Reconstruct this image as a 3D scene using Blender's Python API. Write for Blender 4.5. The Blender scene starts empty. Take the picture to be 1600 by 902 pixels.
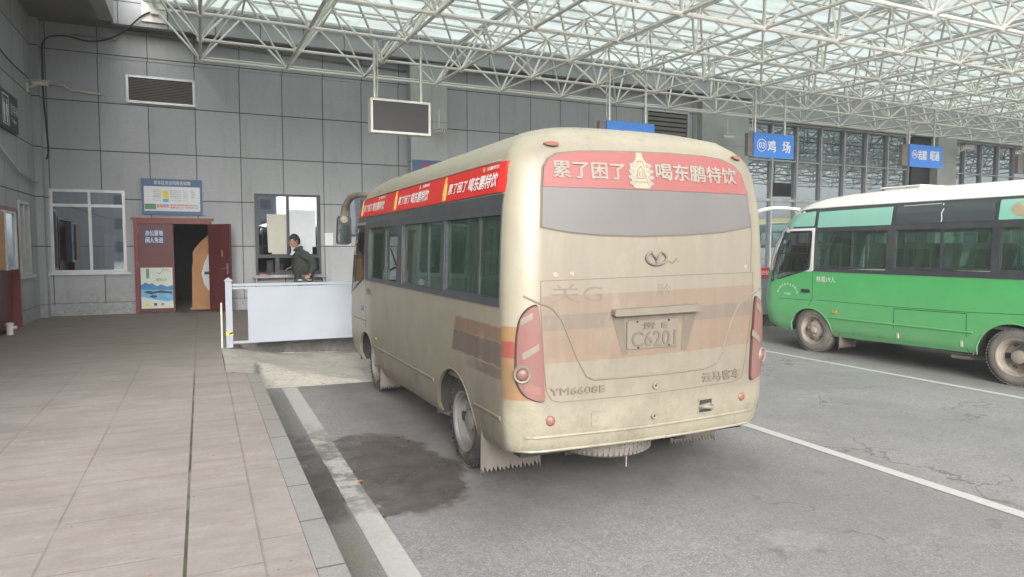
import bpy, bmesh, math, random
import numpy as np
from mathutils import Vector, Matrix
R = math.radians
random.seed(7)
C = bpy.context.scene.collection
scn = bpy.context.scene

# ------------------------------------------------------------------ camera
cd = bpy.data.cameras.new('camera'); cam = bpy.data.objects.new('camera', cd); C.objects.link(cam)
cd.sensor_width = 36; cd.lens = 1060/1600*36; cd.clip_start = .05; cd.clip_end = 2000
cam.location = (0, 0, 1.65)
cam.rotation_euler = (R(90-3.56), 0, R(-24.6))
scn.camera = cam
# ------------------------------------------------------------------ world
w = bpy.data.worlds.new('World'); scn.world = w; w.use_nodes = True
nt = w.node_tree; nt.nodes.clear()
wo = nt.nodes.new('ShaderNodeOutputWorld'); bg = nt.nodes.new('ShaderNodeBackground')
sky = nt.nodes.new('ShaderNodeTexSky'); sky.sky_type = 'NISHITA'; sky.sun_disc = False
SUN_EL, SUN_AZ = 24, 196
sky.sun_elevation = R(SUN_EL); sky.sun_rotation = R(SUN_AZ); sky.air_density = 1.5; sky.dust_density = 4
hs = nt.nodes.new('ShaderNodeHueSaturation'); hs.inputs['Saturation'].default_value = .16
hs.inputs['Value'].default_value = 1.0
nt.links.new(sky.outputs[0], hs.inputs['Color']); nt.links.new(hs.outputs[0], bg.inputs[0])
bg.inputs[1].default_value = .15
nt.links.new(bg.outputs[0], wo.inputs[0])
# ------------------------------------------------------------------ sun (overcast)
sd = bpy.data.lights.new('sun', 'SUN'); sd.energy = 1.0; sd.angle = R(40); sd.color = (1, .97, .93)
so = bpy.data.objects.new('sun', sd); C.objects.link(so)
az = R(SUN_AZ)
dvec = Vector((math.sin(az)*math.cos(R(SUN_EL)), math.cos(az)*math.cos(R(SUN_EL)), math.sin(R(SUN_EL))))
so.rotation_euler = dvec.to_track_quat('Z', 'Y').to_euler(); so.location = (0, -5, 30)
# ------------------------------------------------------------------ exposure
scn.view_settings.view_transform = 'Standard'; scn.view_settings.look = 'None'
scn.view_settings.gamma = 1; scn.view_settings.use_curve_mapping = False
scn.view_settings.exposure = 1.4
scn.render.engine = 'CYCLES'
scn.cycles.max_bounces = 8; scn.cycles.diffuse_bounces = 4; scn.cycles.glossy_bounces = 4
scn.cycles.transparent_max_bounces = 12; scn.cycles.transmission_bounces = 4
scn.cycles.use_denoising = True
scn.cycles.caustics_reflective = False; scn.cycles.caustics_refractive = False

ROAD = -.13; PLAT = .15; WALL = 17.26

# ================================================================== materials
class NT:
    def __init__(s, name):
        s.m = bpy.data.materials.new(name); s.m.use_nodes = True
        s.t = s.m.node_tree; s.b = s.t.nodes['Principled BSDF']; s.o = s.t.nodes['Material Output']
    def n(s, k, **kw):
        x = s.t.nodes.new('ShaderNode'+k)
        for a, v in kw.items(): setattr(x, a, v)
        return x
    def l(s, a, b): s.t.links.new(a, b)
    def val(s, sock, v):
        if hasattr(v, 'links') or hasattr(v, 'is_linked'): s.l(v, sock)
        else: sock.default_value = v
    def math(s, op, a, b=0., c=None):
        x = s.n('Math', operation=op); s.val(x.inputs[0], a); s.val(x.inputs[1], b)
        if c is not None: s.val(x.inputs[2], c)
        return x.outputs[0]
    def coord(s, kind='Object'):
        return s.n('TexCoord').outputs[kind]
    def geo(s): return s.n('NewGeometry').outputs['Position']
    def xyz(s, v):
        x = s.n('SeparateXYZ'); s.l(v, x.inputs[0]); return x.outputs
    def noise(s, vec, scale, detail=3, rough=.6, stretch=None):
        if stretch:
            mp = s.n('Mapping'); mp.inputs['Scale'].default_value = stretch; s.l(vec, mp.inputs[0]); vec = mp.outputs[0]
        x = s.n('TexNoise'); x.inputs['Scale'].default_value = scale; x.inputs['Detail'].default_value = detail
        x.inputs['Roughness'].default_value = rough; s.l(vec, x.inputs['Vector']); return x.outputs['Fac']
    def ramp(s, f, a, b, lo=0., hi=1.):
        x = s.n('MapRange'); x.clamp = True
        s.val(x.inputs[0], f); x.inputs[1].default_value = a; x.inputs[2].default_value = b
        x.inputs[3].default_value = lo; x.inputs[4].default_value = hi; return x.outputs[0]
    def mix(s, f, a, b):
        x = s.n('Mix', data_type='RGBA'); s.val(x.inputs[0], f)
        for k, v in ((6, a), (7, b)):
            if isinstance(v, tuple): x.inputs[k].default_value = (*v[:3], 1)
            else: s.l(v, x.inputs[k])
        return x.outputs[2]
    def color(s, c):
        if isinstance(c, tuple): s.b.inputs['Base Color'].default_value = (*c, 1)
        else: s.l(c, s.b.inputs['Base Color'])
    def bump(s, h, strength=.3, dist=.01):
        x = s.n('Bump'); x.inputs['Strength'].default_value = strength; x.inputs['Distance'].default_value = dist
        s.l(h, x.inputs['Height']); s.l(x.outputs[0], s.b.inputs['Normal'])
    def band(s, x, a, b, soft=.004):          # 1 between a and b
        u = s.ramp(x, a-soft, a+soft); v = s.ramp(x, b-soft, b+soft, 1, 0)
        return s.math('MULTIPLY', u, v)
    def line(s, x, at, width):                # 1 on a line at x
        d = s.math('ABSOLUTE', s.math('SUBTRACT', x, at))
        return s.ramp(d, width*.5, width*.9, 1, 0)
    def grid(s, x, x0, pitch, width):         # repeated lines
        f = s.math('FRACT', s.math('DIVIDE', s.math('SUBTRACT', x, x0-pitch/2), pitch))
        d = s.math('MULTIPLY', s.math('ABSOLUTE', s.math('SUBTRACT', f, .5)), pitch)
        return s.ramp(d, width*.5, width*.8, 1, 0)
    def mx(s, *a):
        r = a[0]
        for b in a[1:]: r = s.math('MAXIMUM', r, b)
        return r

def mat(name, col, rough=.6, metal=0., var=.12, scale=6., spec=.4, dirt=None, bump=0.):
    g = NT(name); p = g.coord()
    f = g.noise(p, scale, 4)
    c2 = tuple(max(0, c*(1-var)) for c in col); c1 = tuple(c*(1+var) for c in col)
    c = g.mix(g.ramp(f, .3, .7), c2, c1)
    if dirt:
        dn = g.ramp(g.noise(p, scale*.35, 6, .7), .5, .72)
        c = g.mix(g.math('MULTIPLY', dn, dirt[1]), c, dirt[0])
    g.color(c); g.b.inputs['Roughness'].default_value = rough; g.b.inputs['Metallic'].default_value = metal
    g.b.inputs['Specular IOR Level'].default_value = spec
    if bump: g.bump(g.noise(p, scale*8, 3), bump, .005)
    return g.m

def m_wall():
    g = NT('granite_panel'); p = g.geo(); x, y, z = g.xyz(p)[:3]
    u = g.math('ADD', x, y)   # the left wall has x constant, the back wall y constant
    lv = g.grid(u, -.04+17.26, .9455, .013); lh = g.grid(z, 1.65, 1.035, .016)
    lh = g.math('MULTIPLY', lh, g.ramp(z, 1.2, 1.3)); lines = g.mx(lv, lh)
    lines = g.math('MULTIPLY', lines, g.ramp(z, .38, .4))
    skirt = g.line(z, .42, .02)
    fine = g.noise(p, 90, 2, .7); mid = g.noise(p, 14, 4, .65); big = g.noise(p, .6, 4)
    c = g.mix(g.ramp(fine, .35, .65), (.33, .34, .355), (.47, .48, .495))
    c = g.mix(g.ramp(mid, .3, .7, 0, .5), c, (.37, .38, .395))
    c = g.mix(g.ramp(big, .4, .7, 0, .35), c, (.29, .295, .30))
    # each panel its own tone
    wn = g.n('TexWhiteNoise', noise_dimensions='2D'); cb = g.n('CombineXYZ')
    g.l(g.math('FLOOR', g.math('DIVIDE', g.math('SUBTRACT', u, -.04+17.26), .9455)), cb.inputs[0])
    g.l(g.math('FLOOR', g.math('DIVIDE', g.math('SUBTRACT', z, 1.65), 1.035)), cb.inputs[1]); g.l(cb.outputs[0], wn.inputs[0])
    c = g.mix(g.ramp(wn.outputs['Value'], 0, 1, 0, .42), c, (.27, .28, .295))
    # water streaks and grime near the floor
    st = g.ramp(g.noise(p, 3, 4, .6, (2.5, 2.5, .25)),    .52, .72, 0, .18)
    c = g.mix(st, c, (.15, .15, .15))
    low = g.math('MULTIPLY', g.ramp(z, .2, .9, 1, 0), g.ramp(mid, .35, .65))
    c = g.mix(g.math('MULTIPLY', low, .6), c, (.17, .16, .15))
    c = g.mix(g.math('MULTIPLY', skirt, .5), c, (.08, .08, .08))
    c = g.mix(g.math('MULTIPLY', lines, .92), c, (.02, .02, .022)); g.color(c)
    g.b.inputs['Roughness'].default_value = .62; g.b.inputs['Specular IOR Level'].default_value = .35
    h = g.math('SUBTRACT', g.math('MULTIPLY', fine, .12), lines); g.bump(h, .6, .01)
    return g.m

def m_plaster(name, a, b, scale=1.2):
    g = NT(name); p = g.geo(); z = g.xyz(p)[2]
    c = g.mix(g.ramp(g.noise(p, scale, 5), .3, .7), a, b)
    c = g.mix(g.ramp(g.noise(p, 4, 4, .6, (2, 2, .3)), .55, .75, 0, .3), c, tuple(v*.55 for v in a))
    c = g.mix(g.math('MULTIPLY', g.grid(z, 4.85, 1.035, .012), .7), c, tuple(v*.4 for v in a))
    g.color(c); g.b.inputs['Roughness'].default_value = .75; return g.m

def m_road():
    g = NT('asphalt'); p = g.geo(); x, y, z = g.xyz(p)[:3]
    fine = g.noise(p, 130, 2, .8); grit = g.noise(p, 45, 3, .7); mid = g.noise(p, 3.5, 5, .65); big = g.noise(p, .5, 4)
    c = g.mix(g.ramp(fine, .36, .64), (0.136, 0.136, 0.139), (0.336, 0.330, 0.325))
    c = g.mix(g.ramp(grit, .42, .6, .45, 0), c, (0.142, 0.142, 0.142))
    c = g.mix(g.ramp(mid, .35, .7, 0, .45), c, (0.319, 0.309, 0.301))
    c = g.mix(g.ramp(g.noise(p, 22, 4, .85), .46, .60, 0, .5), c, (0.147, 0.144, 0.142))
    c = g.mix(g.ramp(g.noise(p, 60, 2, .8), .55, .66, 0, .55), c, (0.425, 0.413, 0.401))
    c = g.mix(g.ramp(big, .42, .62, 0, .5), c, (0.159, 0.156, 0.153))
    # tyre-polished wheel tracks
    # pale cement dust patches and dark oil spots
    c = g.mix(g.math('MULTIPLY', g.ramp(g.noise(p, 1.1, 5, .7), .62, .74), .35), c, (0.389, 0.378, 0.366))
    sp = g.ramp(g.noise(p, 2.3, 3, .5), .70, .76, 0, .6); c = g.mix(sp, c, (0.071, 0.068, 0.066))
    vo = g.n('TexVoronoi', feature='DISTANCE_TO_EDGE'); vo.inputs['Scale'].default_value = .55
    wv = g.n('VectorMath', operation='ADD'); g.l(p, wv.inputs[0]); nz = g.n('TexNoise'); nz.inputs['Scale'].default_value = 2.5; nz.inputs['Detail'].default_value = 6; g.l(p, nz.inputs['Vector']); g.l(nz.outputs['Color'], wv.inputs[1]); g.l(wv.outputs[0], vo.inputs['Vector'])
    crack = g.math('MULTIPLY', g.ramp(vo.outputs['Distance'], .004, .010, 1, 0), g.ramp(g.noise(p, .45, 2), .50, .58))
    c = g.mix(g.math('MULTIPLY', crack, .55), c, (.06, .057, .055))
    oil = g.ramp(g.noise(p, 4.5, 4, .6), .66, .72, 0, .55); c = g.mix(g.math('MULTIPLY', oil, g.ramp(g.noise(p, .7, 2), .45, .6)), c, (.07, .066, .062))
    # wet patch beside the first bus
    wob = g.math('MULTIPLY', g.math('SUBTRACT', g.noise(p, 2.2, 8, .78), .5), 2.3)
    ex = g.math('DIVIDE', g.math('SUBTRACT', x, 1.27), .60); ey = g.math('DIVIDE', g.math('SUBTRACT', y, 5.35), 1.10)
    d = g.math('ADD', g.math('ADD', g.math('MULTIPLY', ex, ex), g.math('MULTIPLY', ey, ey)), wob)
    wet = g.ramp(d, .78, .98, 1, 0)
    # damp, dirty gutter between kerb and the painted line
    gut = g.math('MULTIPLY', g.ramp(x, .84, .88, 1, 0), g.ramp(g.math('ADD', y, g.math('MULTIPLY', wob, .3)), 8.3, 8.6, 1, 0))
    gw = g.math('MULTIPLY', gut, g.band(g.math('ADD', y, g.math('MULTIPLY', wob, .25)), 4.35, 6.5, .06))
    c = g.mix(g.math('MULTIPLY', gut, .45), c, (0.153, 0.142, 0.124))
    moss = g.math('MULTIPLY', g.math('MULTIPLY', gut, g.ramp(y, 3.6, 4.3, 1, 0)), g.ramp(g.noise(p, 9, 4, .7), .4, .6))
    c = g.mix(g.math('MULTIPLY', moss, .5), c, (0.177, 0.189, 0.083))
    bay = g.math('MULTIPLY', g.band(g.math('ADD', x, g.math('MULTIPLY', wob, .12)), 1.35, 4.3, .3), g.band(g.math('ADD', y, g.math('MULTIPLY', wob, .3)), 3.7, 9.2, .5))  # paints the shade under and beside the first bus, along with damp and oil
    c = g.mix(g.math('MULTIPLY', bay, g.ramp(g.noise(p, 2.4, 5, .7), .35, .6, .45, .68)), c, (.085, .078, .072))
    bay2 = g.math('MULTIPLY', g.band(g.math('ADD', x, g.math('MULTIPLY', wob, .12)), 9.2, 12.0, .3), g.band(g.math('ADD', y, g.math('MULTIPLY', wob, .3)), 3.7, 9.6, .5))  # same painted shade and grime under the green bus
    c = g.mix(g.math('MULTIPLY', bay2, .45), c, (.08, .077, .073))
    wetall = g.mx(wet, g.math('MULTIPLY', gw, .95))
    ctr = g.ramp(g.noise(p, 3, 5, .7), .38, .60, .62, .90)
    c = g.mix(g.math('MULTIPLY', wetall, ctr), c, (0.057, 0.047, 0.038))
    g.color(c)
    rr = g.ramp(g.noise(p, 5, 4), .35, .65, .22, .5)
    x1 = g.n('Mix', data_type='FLOAT'); g.l(wetall, x1.inputs[0]); x1.inputs[2].default_value = .8; g.l(rr, x1.inputs[3])
    g.l(x1.outputs[0], g.b.inputs['Roughness']); g.b.inputs['Specular IOR Level'].default_value = .35
    g.bump(g.math('ADD', g.math('MULTIPLY', fine, .6), grit), .5, .006)
    return g.m

def m_platform():
    g = NT('paving_slab'); p = g.geo(); x, y, z = g.xyz(p)[:3]
    seamA = g.math('MULTIPLY', g.line(x, -.105, .011), g.ramp(g.noise(p, 3, 3), .3, .5, .5, 1)); right = g.band(x, -.105, .24); left = g.ramp(x, -.12, -.11, 1, 0)
    lx = g.math('MULTIPLY', g.grid(x, -.105, .63, .009), left)
    ly1 = g.math('MULTIPLY', g.grid(y, 3.35, .592, .01), right)
    col = g.math('FLOOR', g.math('DIVIDE', g.math('SUBTRACT', x, -.105), .63))
    ys = g.math('ADD', y, g.math('MULTIPLY', col, .31))
    ly2 = g.math('MULTIPLY', g.grid(ys, 3.95, .65, .009), left)
    l3 = g.math('MULTIPLY', g.mx(g.line(x, .24, .009), g.math('MULTIPLY', g.grid(y, 3.62, .592, .009), g.band(x, .24, .45))), 1.)
    far = g.ramp(y, 8.6, 11.5, 1, .35)
    near2 = g.ramp(y, 9.0, 9.1, 1, 0)
    lines = g.math('MULTIPLY', g.mx(lx, ly1, ly2, g.math('MULTIPLY', l3, near2)), far)
    lines = g.math('MULTIPLY', lines, g.ramp(g.noise(p, 2.2, 3), .34, .56, .12, .9))
    fine = g.noise(p, 70, 3, .7); streak = g.noise(p, 5, 5, .65, (.5, 2.2, 1)); big = g.noise(p, .7, 5, .6)
    c = g.mix(g.ramp(fine, .35, .65), (0.262, 0.230, 0.215), (0.339, 0.305, 0.288))
    c = g.mix(g.ramp(streak, .4, .64, 0, .75), c, (0.230, 0.195, 0.177))
    c = g.mix(g.ramp(big, .35, .65, 0, .5), c, (0.384, 0.348, 0.330))
    c = g.mix(g.ramp(g.noise(p, 9, 6, .8), .58, .72, 0, .6), c, (0.461, 0.422, 0.403))
    c = g.mix(g.ramp(g.noise(p, 1.9, 6, .75, (.7, 1.5, 1)), .48, .64, 0, .5), c, (.21, .185, .172))
    c = g.mix(g.ramp(g.noise(p, 26, 5, .8), .60, .70, 0, .5), c, (.17, .15, .14))
    # floor turns browner and darker towards the back wall
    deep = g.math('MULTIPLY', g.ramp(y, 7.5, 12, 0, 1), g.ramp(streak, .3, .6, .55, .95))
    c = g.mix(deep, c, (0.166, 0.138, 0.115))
    wn = g.n('TexWhiteNoise', noise_dimensions='2D'); cb = g.n('CombineXYZ')
    g.l(col, cb.inputs[0]); g.l(g.math('FLOOR', g.math('DIVIDE', g.math('SUBTRACT', ys, 3.95), .65)), cb.inputs[1]); g.l(cb.outputs[0], wn.inputs[0])
    c = g.mix(g.ramp(wn.outputs['Value'], 0, 1, 0, .2), c, (0.218, 0.198, 0.186))
    c = g.mix(g.math('MULTIPLY', lines, .55), c, (0.154, 0.134, 0.115))
    mossm = g.ramp(g.noise(p, 7, 3), .45, .6)
    c = g.mix(g.math('MULTIPLY', seamA, g.ramp(y, 8.5, 9, 1, .2)), c, g.mix(mossm, (.07, .062, .048), (.085, .092, .042)))
    g.color(c); g.b.inputs['Roughness'].default_value = .72; g.b.inputs['Specular IOR Level'].default_value = .35
    g.bump(g.math('SUBTRACT', g.math('MULTIPLY', g.math('ADD', fine, streak), .25), g.mx(lines, seamA)), .5, .008)
    return g.m

def m_kerb():
    g = NT('kerb_stone'); p = g.geo(); x, y, z = g.xyz(p)[:3]
    li = g.grid(y, 3.18, .595, .012)
    c = g.mix(g.ramp(g.noise(p, 60, 3), .35, .65), (0.220, 0.217, 0.205), (0.293, 0.287, 0.275))
    c = g.mix(g.ramp(y, 5.2, 6.0, 0, .8), c, (0.244, 0.220, 0.201))
    c = g.mix(g.ramp(g.noise(p, 3, 5), .45, .65, 0, .5), c, (0.183, 0.183, 0.174))
    wn = g.n('TexWhiteNoise', noise_dimensions='1D'); g.l(g.math('FLOOR', g.math('DIVIDE', g.math('SUBTRACT', y, 3.18), .595)), wn.inputs['W'])
    c = g.mix(g.ramp(wn.outputs['Value'], 0, 1, 0, .35), c, (0.244, 0.250, 0.244))
    c = g.mix(g.math('MULTIPLY', li, .85), c, (0.073, 0.085, 0.049)); g.color(c)
    g.b.inputs['Roughness'].default_value = .7; g.bump(g.noise(p, 60, 3), .3, .004); return g.m

def m_concrete(name, a, b):
    g = NT(name); p = g.geo()
    c = g.mix(g.ramp(g.noise(p, 2.5, 6, .7), .3, .7), a, b)
    c = g.mix(g.ramp(g.noise(p, 12, 6, .8, (1, 3, 1)), .5, .66, 0, .75), c, tuple(v*.45 for v in a))
    c = g.mix(g.ramp(g.noise(p, 30, 3, .8), .55, .7, 0, .5), c, tuple(v*1.25 for v in b))
    g.color(c); g.b.inputs['Roughness'].default_value = .85; g.bump(g.noise(p, 14, 6, .8), .7, .03); return g.m

def m_paint_line():
    g = NT('road_paint'); p = g.geo(); x, y, z = g.xyz(p)[:3]
    c = g.mix(g.ramp(g.noise(p, 25, 4), .3, .7), (0.420, 0.410, 0.390), (0.500, 0.490, 0.470))
    worn = g.ramp(g.noise(p, 8, 6, .85), .60, .68, 0, .55); c = g.mix(worn, c, (0.220, 0.215, 0.210))
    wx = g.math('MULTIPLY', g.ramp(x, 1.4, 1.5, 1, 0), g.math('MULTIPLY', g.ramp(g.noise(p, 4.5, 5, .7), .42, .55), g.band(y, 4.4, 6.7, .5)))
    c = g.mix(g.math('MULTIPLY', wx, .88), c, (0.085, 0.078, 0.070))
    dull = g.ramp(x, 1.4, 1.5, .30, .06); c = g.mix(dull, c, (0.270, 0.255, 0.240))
    g.color(c); g.b.inputs['Roughness'].default_value = .75; return g.m

def m_bus(name, kind):
    g = NT(name); p = g.coord(); x, y, z = g.xyz(p)[:3]
    n1 = g.noise(p, 2.2, 5, .65); n2 = g.noise(p, 9, 5, .7); run = g.noise(p, 7, 4, .6, (1.6, 1.6, .22)); fine = g.noise(p, 60, 2)
    rear = g.ramp(y, .10, .16, 1, 0)
    if kind == 'champagne':
        c = g.mix(g.ramp(n1, .35, .65), (0.311, 0.289, 0.215), (0.354, 0.331, 0.258))
        cen = g.ramp(g.math('ABSOLUTE', x), .88, .97, 1, 0)
        # side: stripes at the rear quarter
        sl = g.math('SUBTRACT', y, g.math('MULTIPLY', g.math('SUBTRACT', 1.24, z), .35))
        side = g.math('MULTIPLY', g.ramp(g.math('ABSOLUTE', x), 1.06, 1.08), g.ramp(sl, 1.02, 1.06, 1, 0))
        jag = g.math('MULTIPLY', g.math('SUBTRACT', n2, .5), .05)
        zz = g.math('ADD', z, jag)
        c = g.mix(g.math('MULTIPLY', side, g.band(zz, 1.135, 1.235)), c, (0.240, 0.136, 0.078))
        c = g.mix(g.math('MULTIPLY', side, g.band(zz, .965, 1.130)), c, (0.114, 0.076, 0.071))
        c = g.mix(g.math('MULTIPLY', g.math('MULTIPLY', side, g.ramp(y, .5, .9, 1, 0)), g.band(zz, .88, .955)), c, (0.143, 0.096, 0.090))
        # corner post stripes
        cor = g.math('MULTIPLY', g.ramp(y, .15, .155, 1, 0), g.ramp(g.math('ABSOLUTE', x), .87, .92, 0, 1))
        c = g.mix(g.math('MULTIPLY', cor, g.band(z, 1.15, 1.25)), c, (0.296, 0.165, 0.062))
        c = g.mix(g.math('MULTIPLY', cor, g.band(z, 1.04, 1.15)), c, (0.285, 0.039, 0.028))
        c = g.mix(g.math('MULTIPLY', cor, g.band(z, .76, 1.04)), c, (0.296, 0.159, 0.062))
        # rear panel faded stripes
        rs = g.math('MULTIPLY', rear, g.ramp(g.math('ABSOLUTE', x), .90, .93, 1, 0))
        zr = g.math('ADD', z, g.math('MULTIPLY', x, -.02))
        c = g.mix(g.math('MULTIPLY', rs, g.band(zr, 1.235, 1.345)), c, (0.136, 0.092, 0.083))
        c = g.mix(g.math('MULTIPLY', rs, g.band(zr, 1.345, 1.47)), c, (0.262, 0.165, 0.111))
        c = g.mix(g.math('MULTIPLY', rs, g.band(zr, 1.02, 1.235)), c, (0.285, 0.154, 0.090))
        # dust film, with shade painted into its side colour
        ds = g.mix(g.ramp(run, .3, .7), (0.149, 0.123, 0.096), (0.179, 0.154, 0.124))
        ds = g.mix(g.ramp(y, .1, .25), ds, g.mix(g.ramp(run, .3, .7), (0.075, 0.061, 0.047), (0.103, 0.086, 0.068)))  # darker side tone paints the shade of the building on the left
        hgt = g.ramp(z, .3, 1.9, 1.0, .30)
        sidef = g.math('MULTIPLY', hgt, g.ramp(n1, .25, .7, .7, 1.0))
        frontclean = g.ramp(y, 3.9, 4.2, 1, .55); sidef = g.math('MULTIPLY', sidef, frontclean)
        rearf = g.math('MULTIPLY', g.ramp(z, .5, 1.0, .62, .80), g.ramp(n1, .3, .7, .85, 1.0))
        corn = g.math('MULTIPLY', g.ramp(g.math('ABSOLUTE', x), .9, 1.0), g.ramp(y, .12, .25, 1, 0))
        rearf = g.math('MULTIPLY', rearf, g.ramp(corn, 0, 1, 1, .35))
        lowb = g.ramp(z, .62, .74, .45, 1.0); rearf = g.math('MULTIPLY', rearf, lowb)
        top = g.ramp(z, 2.40, 2.52, 1, .35)
        mixf = g.n('Mix', data_type='FLOAT'); g.l(rear, mixf.inputs[0]); g.l(sidef, mixf.inputs[2]); g.l(rearf, mixf.inputs[3])
        f = g.math('MULTIPLY', mixf.outputs[0], top)
        c = g.mix(f, c, ds)
        # wash runs and scuffs
        c = g.mix(g.math('MULTIPLY', g.ramp(run, .60, .68), g.ramp(z, .4, 1.6, .3, .08)), c, (0.153, 0.133, 0.106))
        roofm = g.math('MULTIPLY', g.ramp(z, 2.36, 2.42), g.ramp(n2, .52, .70, 0, .28))
        c = g.mix(roofm, c, (0.114, 0.099, 0.073))
        c = g.mix(g.ramp(g.noise(p, 22, 6, .8), .66, .72, 0, .55), c, (0.136, 0.120, 0.094))
        grime = g.math('MULTIPLY', g.ramp(g.noise(p, 3.3, 7, .75), .46, .66), g.ramp(z, .35, 1.7, .50, .06))
        c = g.mix(grime, c, (0.130, 0.105, 0.078))
        splash = g.math('MULTIPLY', g.ramp(g.noise(p, 38, 3, .8), .56, .68), g.ramp(z, .35, 1.0, .55, .05)); c = g.mix(splash, c, (0.147, 0.121, 0.091))
        wipe = g.math('MULTIPLY', g.ramp(g.noise(p, 2.1, 5, .7, (1, 1, .6)), .56, .66), .30); c = g.mix(wipe, c, (0.294, 0.271, 0.208))
        g.b.inputs['Metallic'].default_value = .12
        rough = g.math('SUBTRACT', g.ramp(f, 0, 1, .30, .66), g.math('MULTIPLY', wipe, .35))
    else:
        green = (.06, .36, .105) if kind == 'green' else (.75, .76, .72)
        c = g.mix(g.ramp(n1, .35, .65), green, tuple(v*1.12 for v in green))
        white = (.66, .66, .63) if kind == 'green' else (.75, .62, .15)
        c = g.mix(g.ramp(z, 1.352, 1.36), c, white)
        dark = g.ramp(z, 1.9, 2.3, 0, .12)
        c = g.mix(dark, c, (.5, .49, .45))
        f = g.math('MULTIPLY', g.ramp(z, .3, 1.25, .72, .10), g.ramp(n1, .25, .7, .5, 1.0))
        c = g.mix(g.math('MULTIPLY', f, .62), c, (.26, .27, .22))
        c = g.mix(g.math('MULTIPLY', g.ramp(g.noise(p, 3.2, 5, .7), .63, .66, 0, .8), g.band(z, .38, .62, .03)), c, (.13, .13, .12))
        c = g.mix(g.math('MULTIPLY', g.ramp(g.noise(p, 14, 5, .8, (1, .4, 1.6)), .63, .66, 0, .5), g.ramp(z, .9, .7, 0, 1)), c, (.15, .17, .13))
        rough = g.ramp(f, 0, 1, .35, .65)
    g.color(c); g.l(rough, g.b.inputs['Roughness'])
    g.b.inputs['Coat Weight'].default_value = .12; g.b.inputs['Coat Roughness'].default_value = .25
    g.bump(g.math('ADD', g.math('ADD', g.noise(p, 1.3, 2), g.math('MULTIPLY', g.noise(p, 3.7, 2), .25)), g.math('MULTIPLY', fine, .025)), .26, .04)
    return g.m

def m_dusty(name, col, dust, amount, rough=.6, scale=3):
    g = NT(name); p = g.coord()
    f = g.ramp(g.noise(p, scale, 5, .65), .25, .75, amount*.75, min(1, amount*1.2))
    c = g.mix(f, col, dust)
    c = g.mix(g.ramp(g.noise(p, 6, 4, .6, (1.5, 1.5, .25)), .55, .75, 0, .25), c, tuple(v*.7 for v in dust))
    g.color(c); g.b.inputs['Roughness'].default_value = rough; return g.m

def m_glass(name, tint, refl=.12, gcol=(1, 1, 1), dust=None, rough=.02):
    g = NT(name); g.t.nodes.remove(g.b)
    tr = g.n('BsdfTransparent'); tr.inputs[0].default_value = (*tint, 1)
    gl = g.n('BsdfGlossy'); gl.inputs['Color'].default_value = (*gcol, 1); gl.inputs['Roughness'].default_value = rough
    lw = g.n('LayerWeight'); lw.inputs[0].default_value = .25
    f = g.math('ADD', g.math('MULTIPLY', lw.outputs['Fresnel'], .8), refl); f = g.math('MINIMUM', f, .95)
    mx = g.n('MixShader'); g.l(f, mx.inputs[0]); g.l(tr.outputs[0], mx.inputs[1]); g.l(gl.outputs[0], mx.inputs[2])
    out = mx.outputs[0]
    if dust:
        df = g.n('BsdfDiffuse'); df.inputs[0].default_value = (*dust[0], 1)
        m2 = g.n('MixShader'); nf = g.ramp(g.noise(g.coord(), 5, 5, .7), .3, .7, dust[1]*.6, dust[1]*1.3)
        g.l(nf, m2.inputs[0]); g.l(out, m2.inputs[1]); g.l(df.outputs[0], m2.inputs[2]); out = m2.outputs[0]
    g.l(out, g.o.inputs[0]); return g.m

def m_mirror_glass():
    g = NT('curtain_wall_glass'); p = g.geo()
    g.color((.02, .028, .032)); g.b.inputs['Roughness'].default_value = .3
    gl = g.n('BsdfGlossy'); gl.inputs['Color'].default_value = (.62, .70, .76, 1); gl.inputs['Roughness'].default_value = .015
    bp = g.n('Bump'); bp.inputs['Strength'].default_value = .10; bp.inputs['Distance'].default_value = .02
    g.l(g.noise(p, .8, 1), bp.inputs['Height']); g.l(bp.outputs[0], gl.inputs['Normal'])
    lw = g.n('LayerWeight'); lw.inputs[0].default_value = .3
    f = g.math('ADD', g.math('MULTIPLY', lw.outputs['Fresnel'], .5), .5)
    mx = g.n('MixShader'); g.l(f, mx.inputs[0]); g.l(g.b.outputs[0], mx.inputs[1]); g.l(gl.outputs[0], mx.inputs[2])
    g.l(mx.outputs[0], g.o.inputs[0]); return g.m

def m_roofglass():
    g = NT('roof_glass'); p = g.geo(); x, y, z = g.xyz(p)[:3]
    seam = g.mx(g.grid(y, 16.7, .585, .03), g.grid(x, .09, 1.715, .035))
    dirt = g.ramp(g.noise(p, .9, 6, .75, (.6, 1.6, 1)), .42, .70)
    c = g.mix(dirt, (.43, .49, .465), (.30, .315, .30))
    blot = g.ramp(g.noise(p, 1.1, 5, .7), .60, .70, 0, .6); c = g.mix(blot, c, (.17, .165, .15))
    c = g.mix(g.math('MULTIPLY', seam, .4), c, (.26, .27, .265))
    tl = g.n('BsdfTranslucent'); g.l(c, tl.inputs[0])
    tr = g.n('BsdfTransparent'); g.l(c, tr.inputs[0])
    mx = g.n('MixShader'); mx.inputs[0].default_value = .22
    g.l(tl.outputs[0], mx.inputs[1]); g.l(tr.outputs[0], mx.inputs[2]); g.l(mx.outputs[0], g.o.inputs[0]); return g.m

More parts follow.
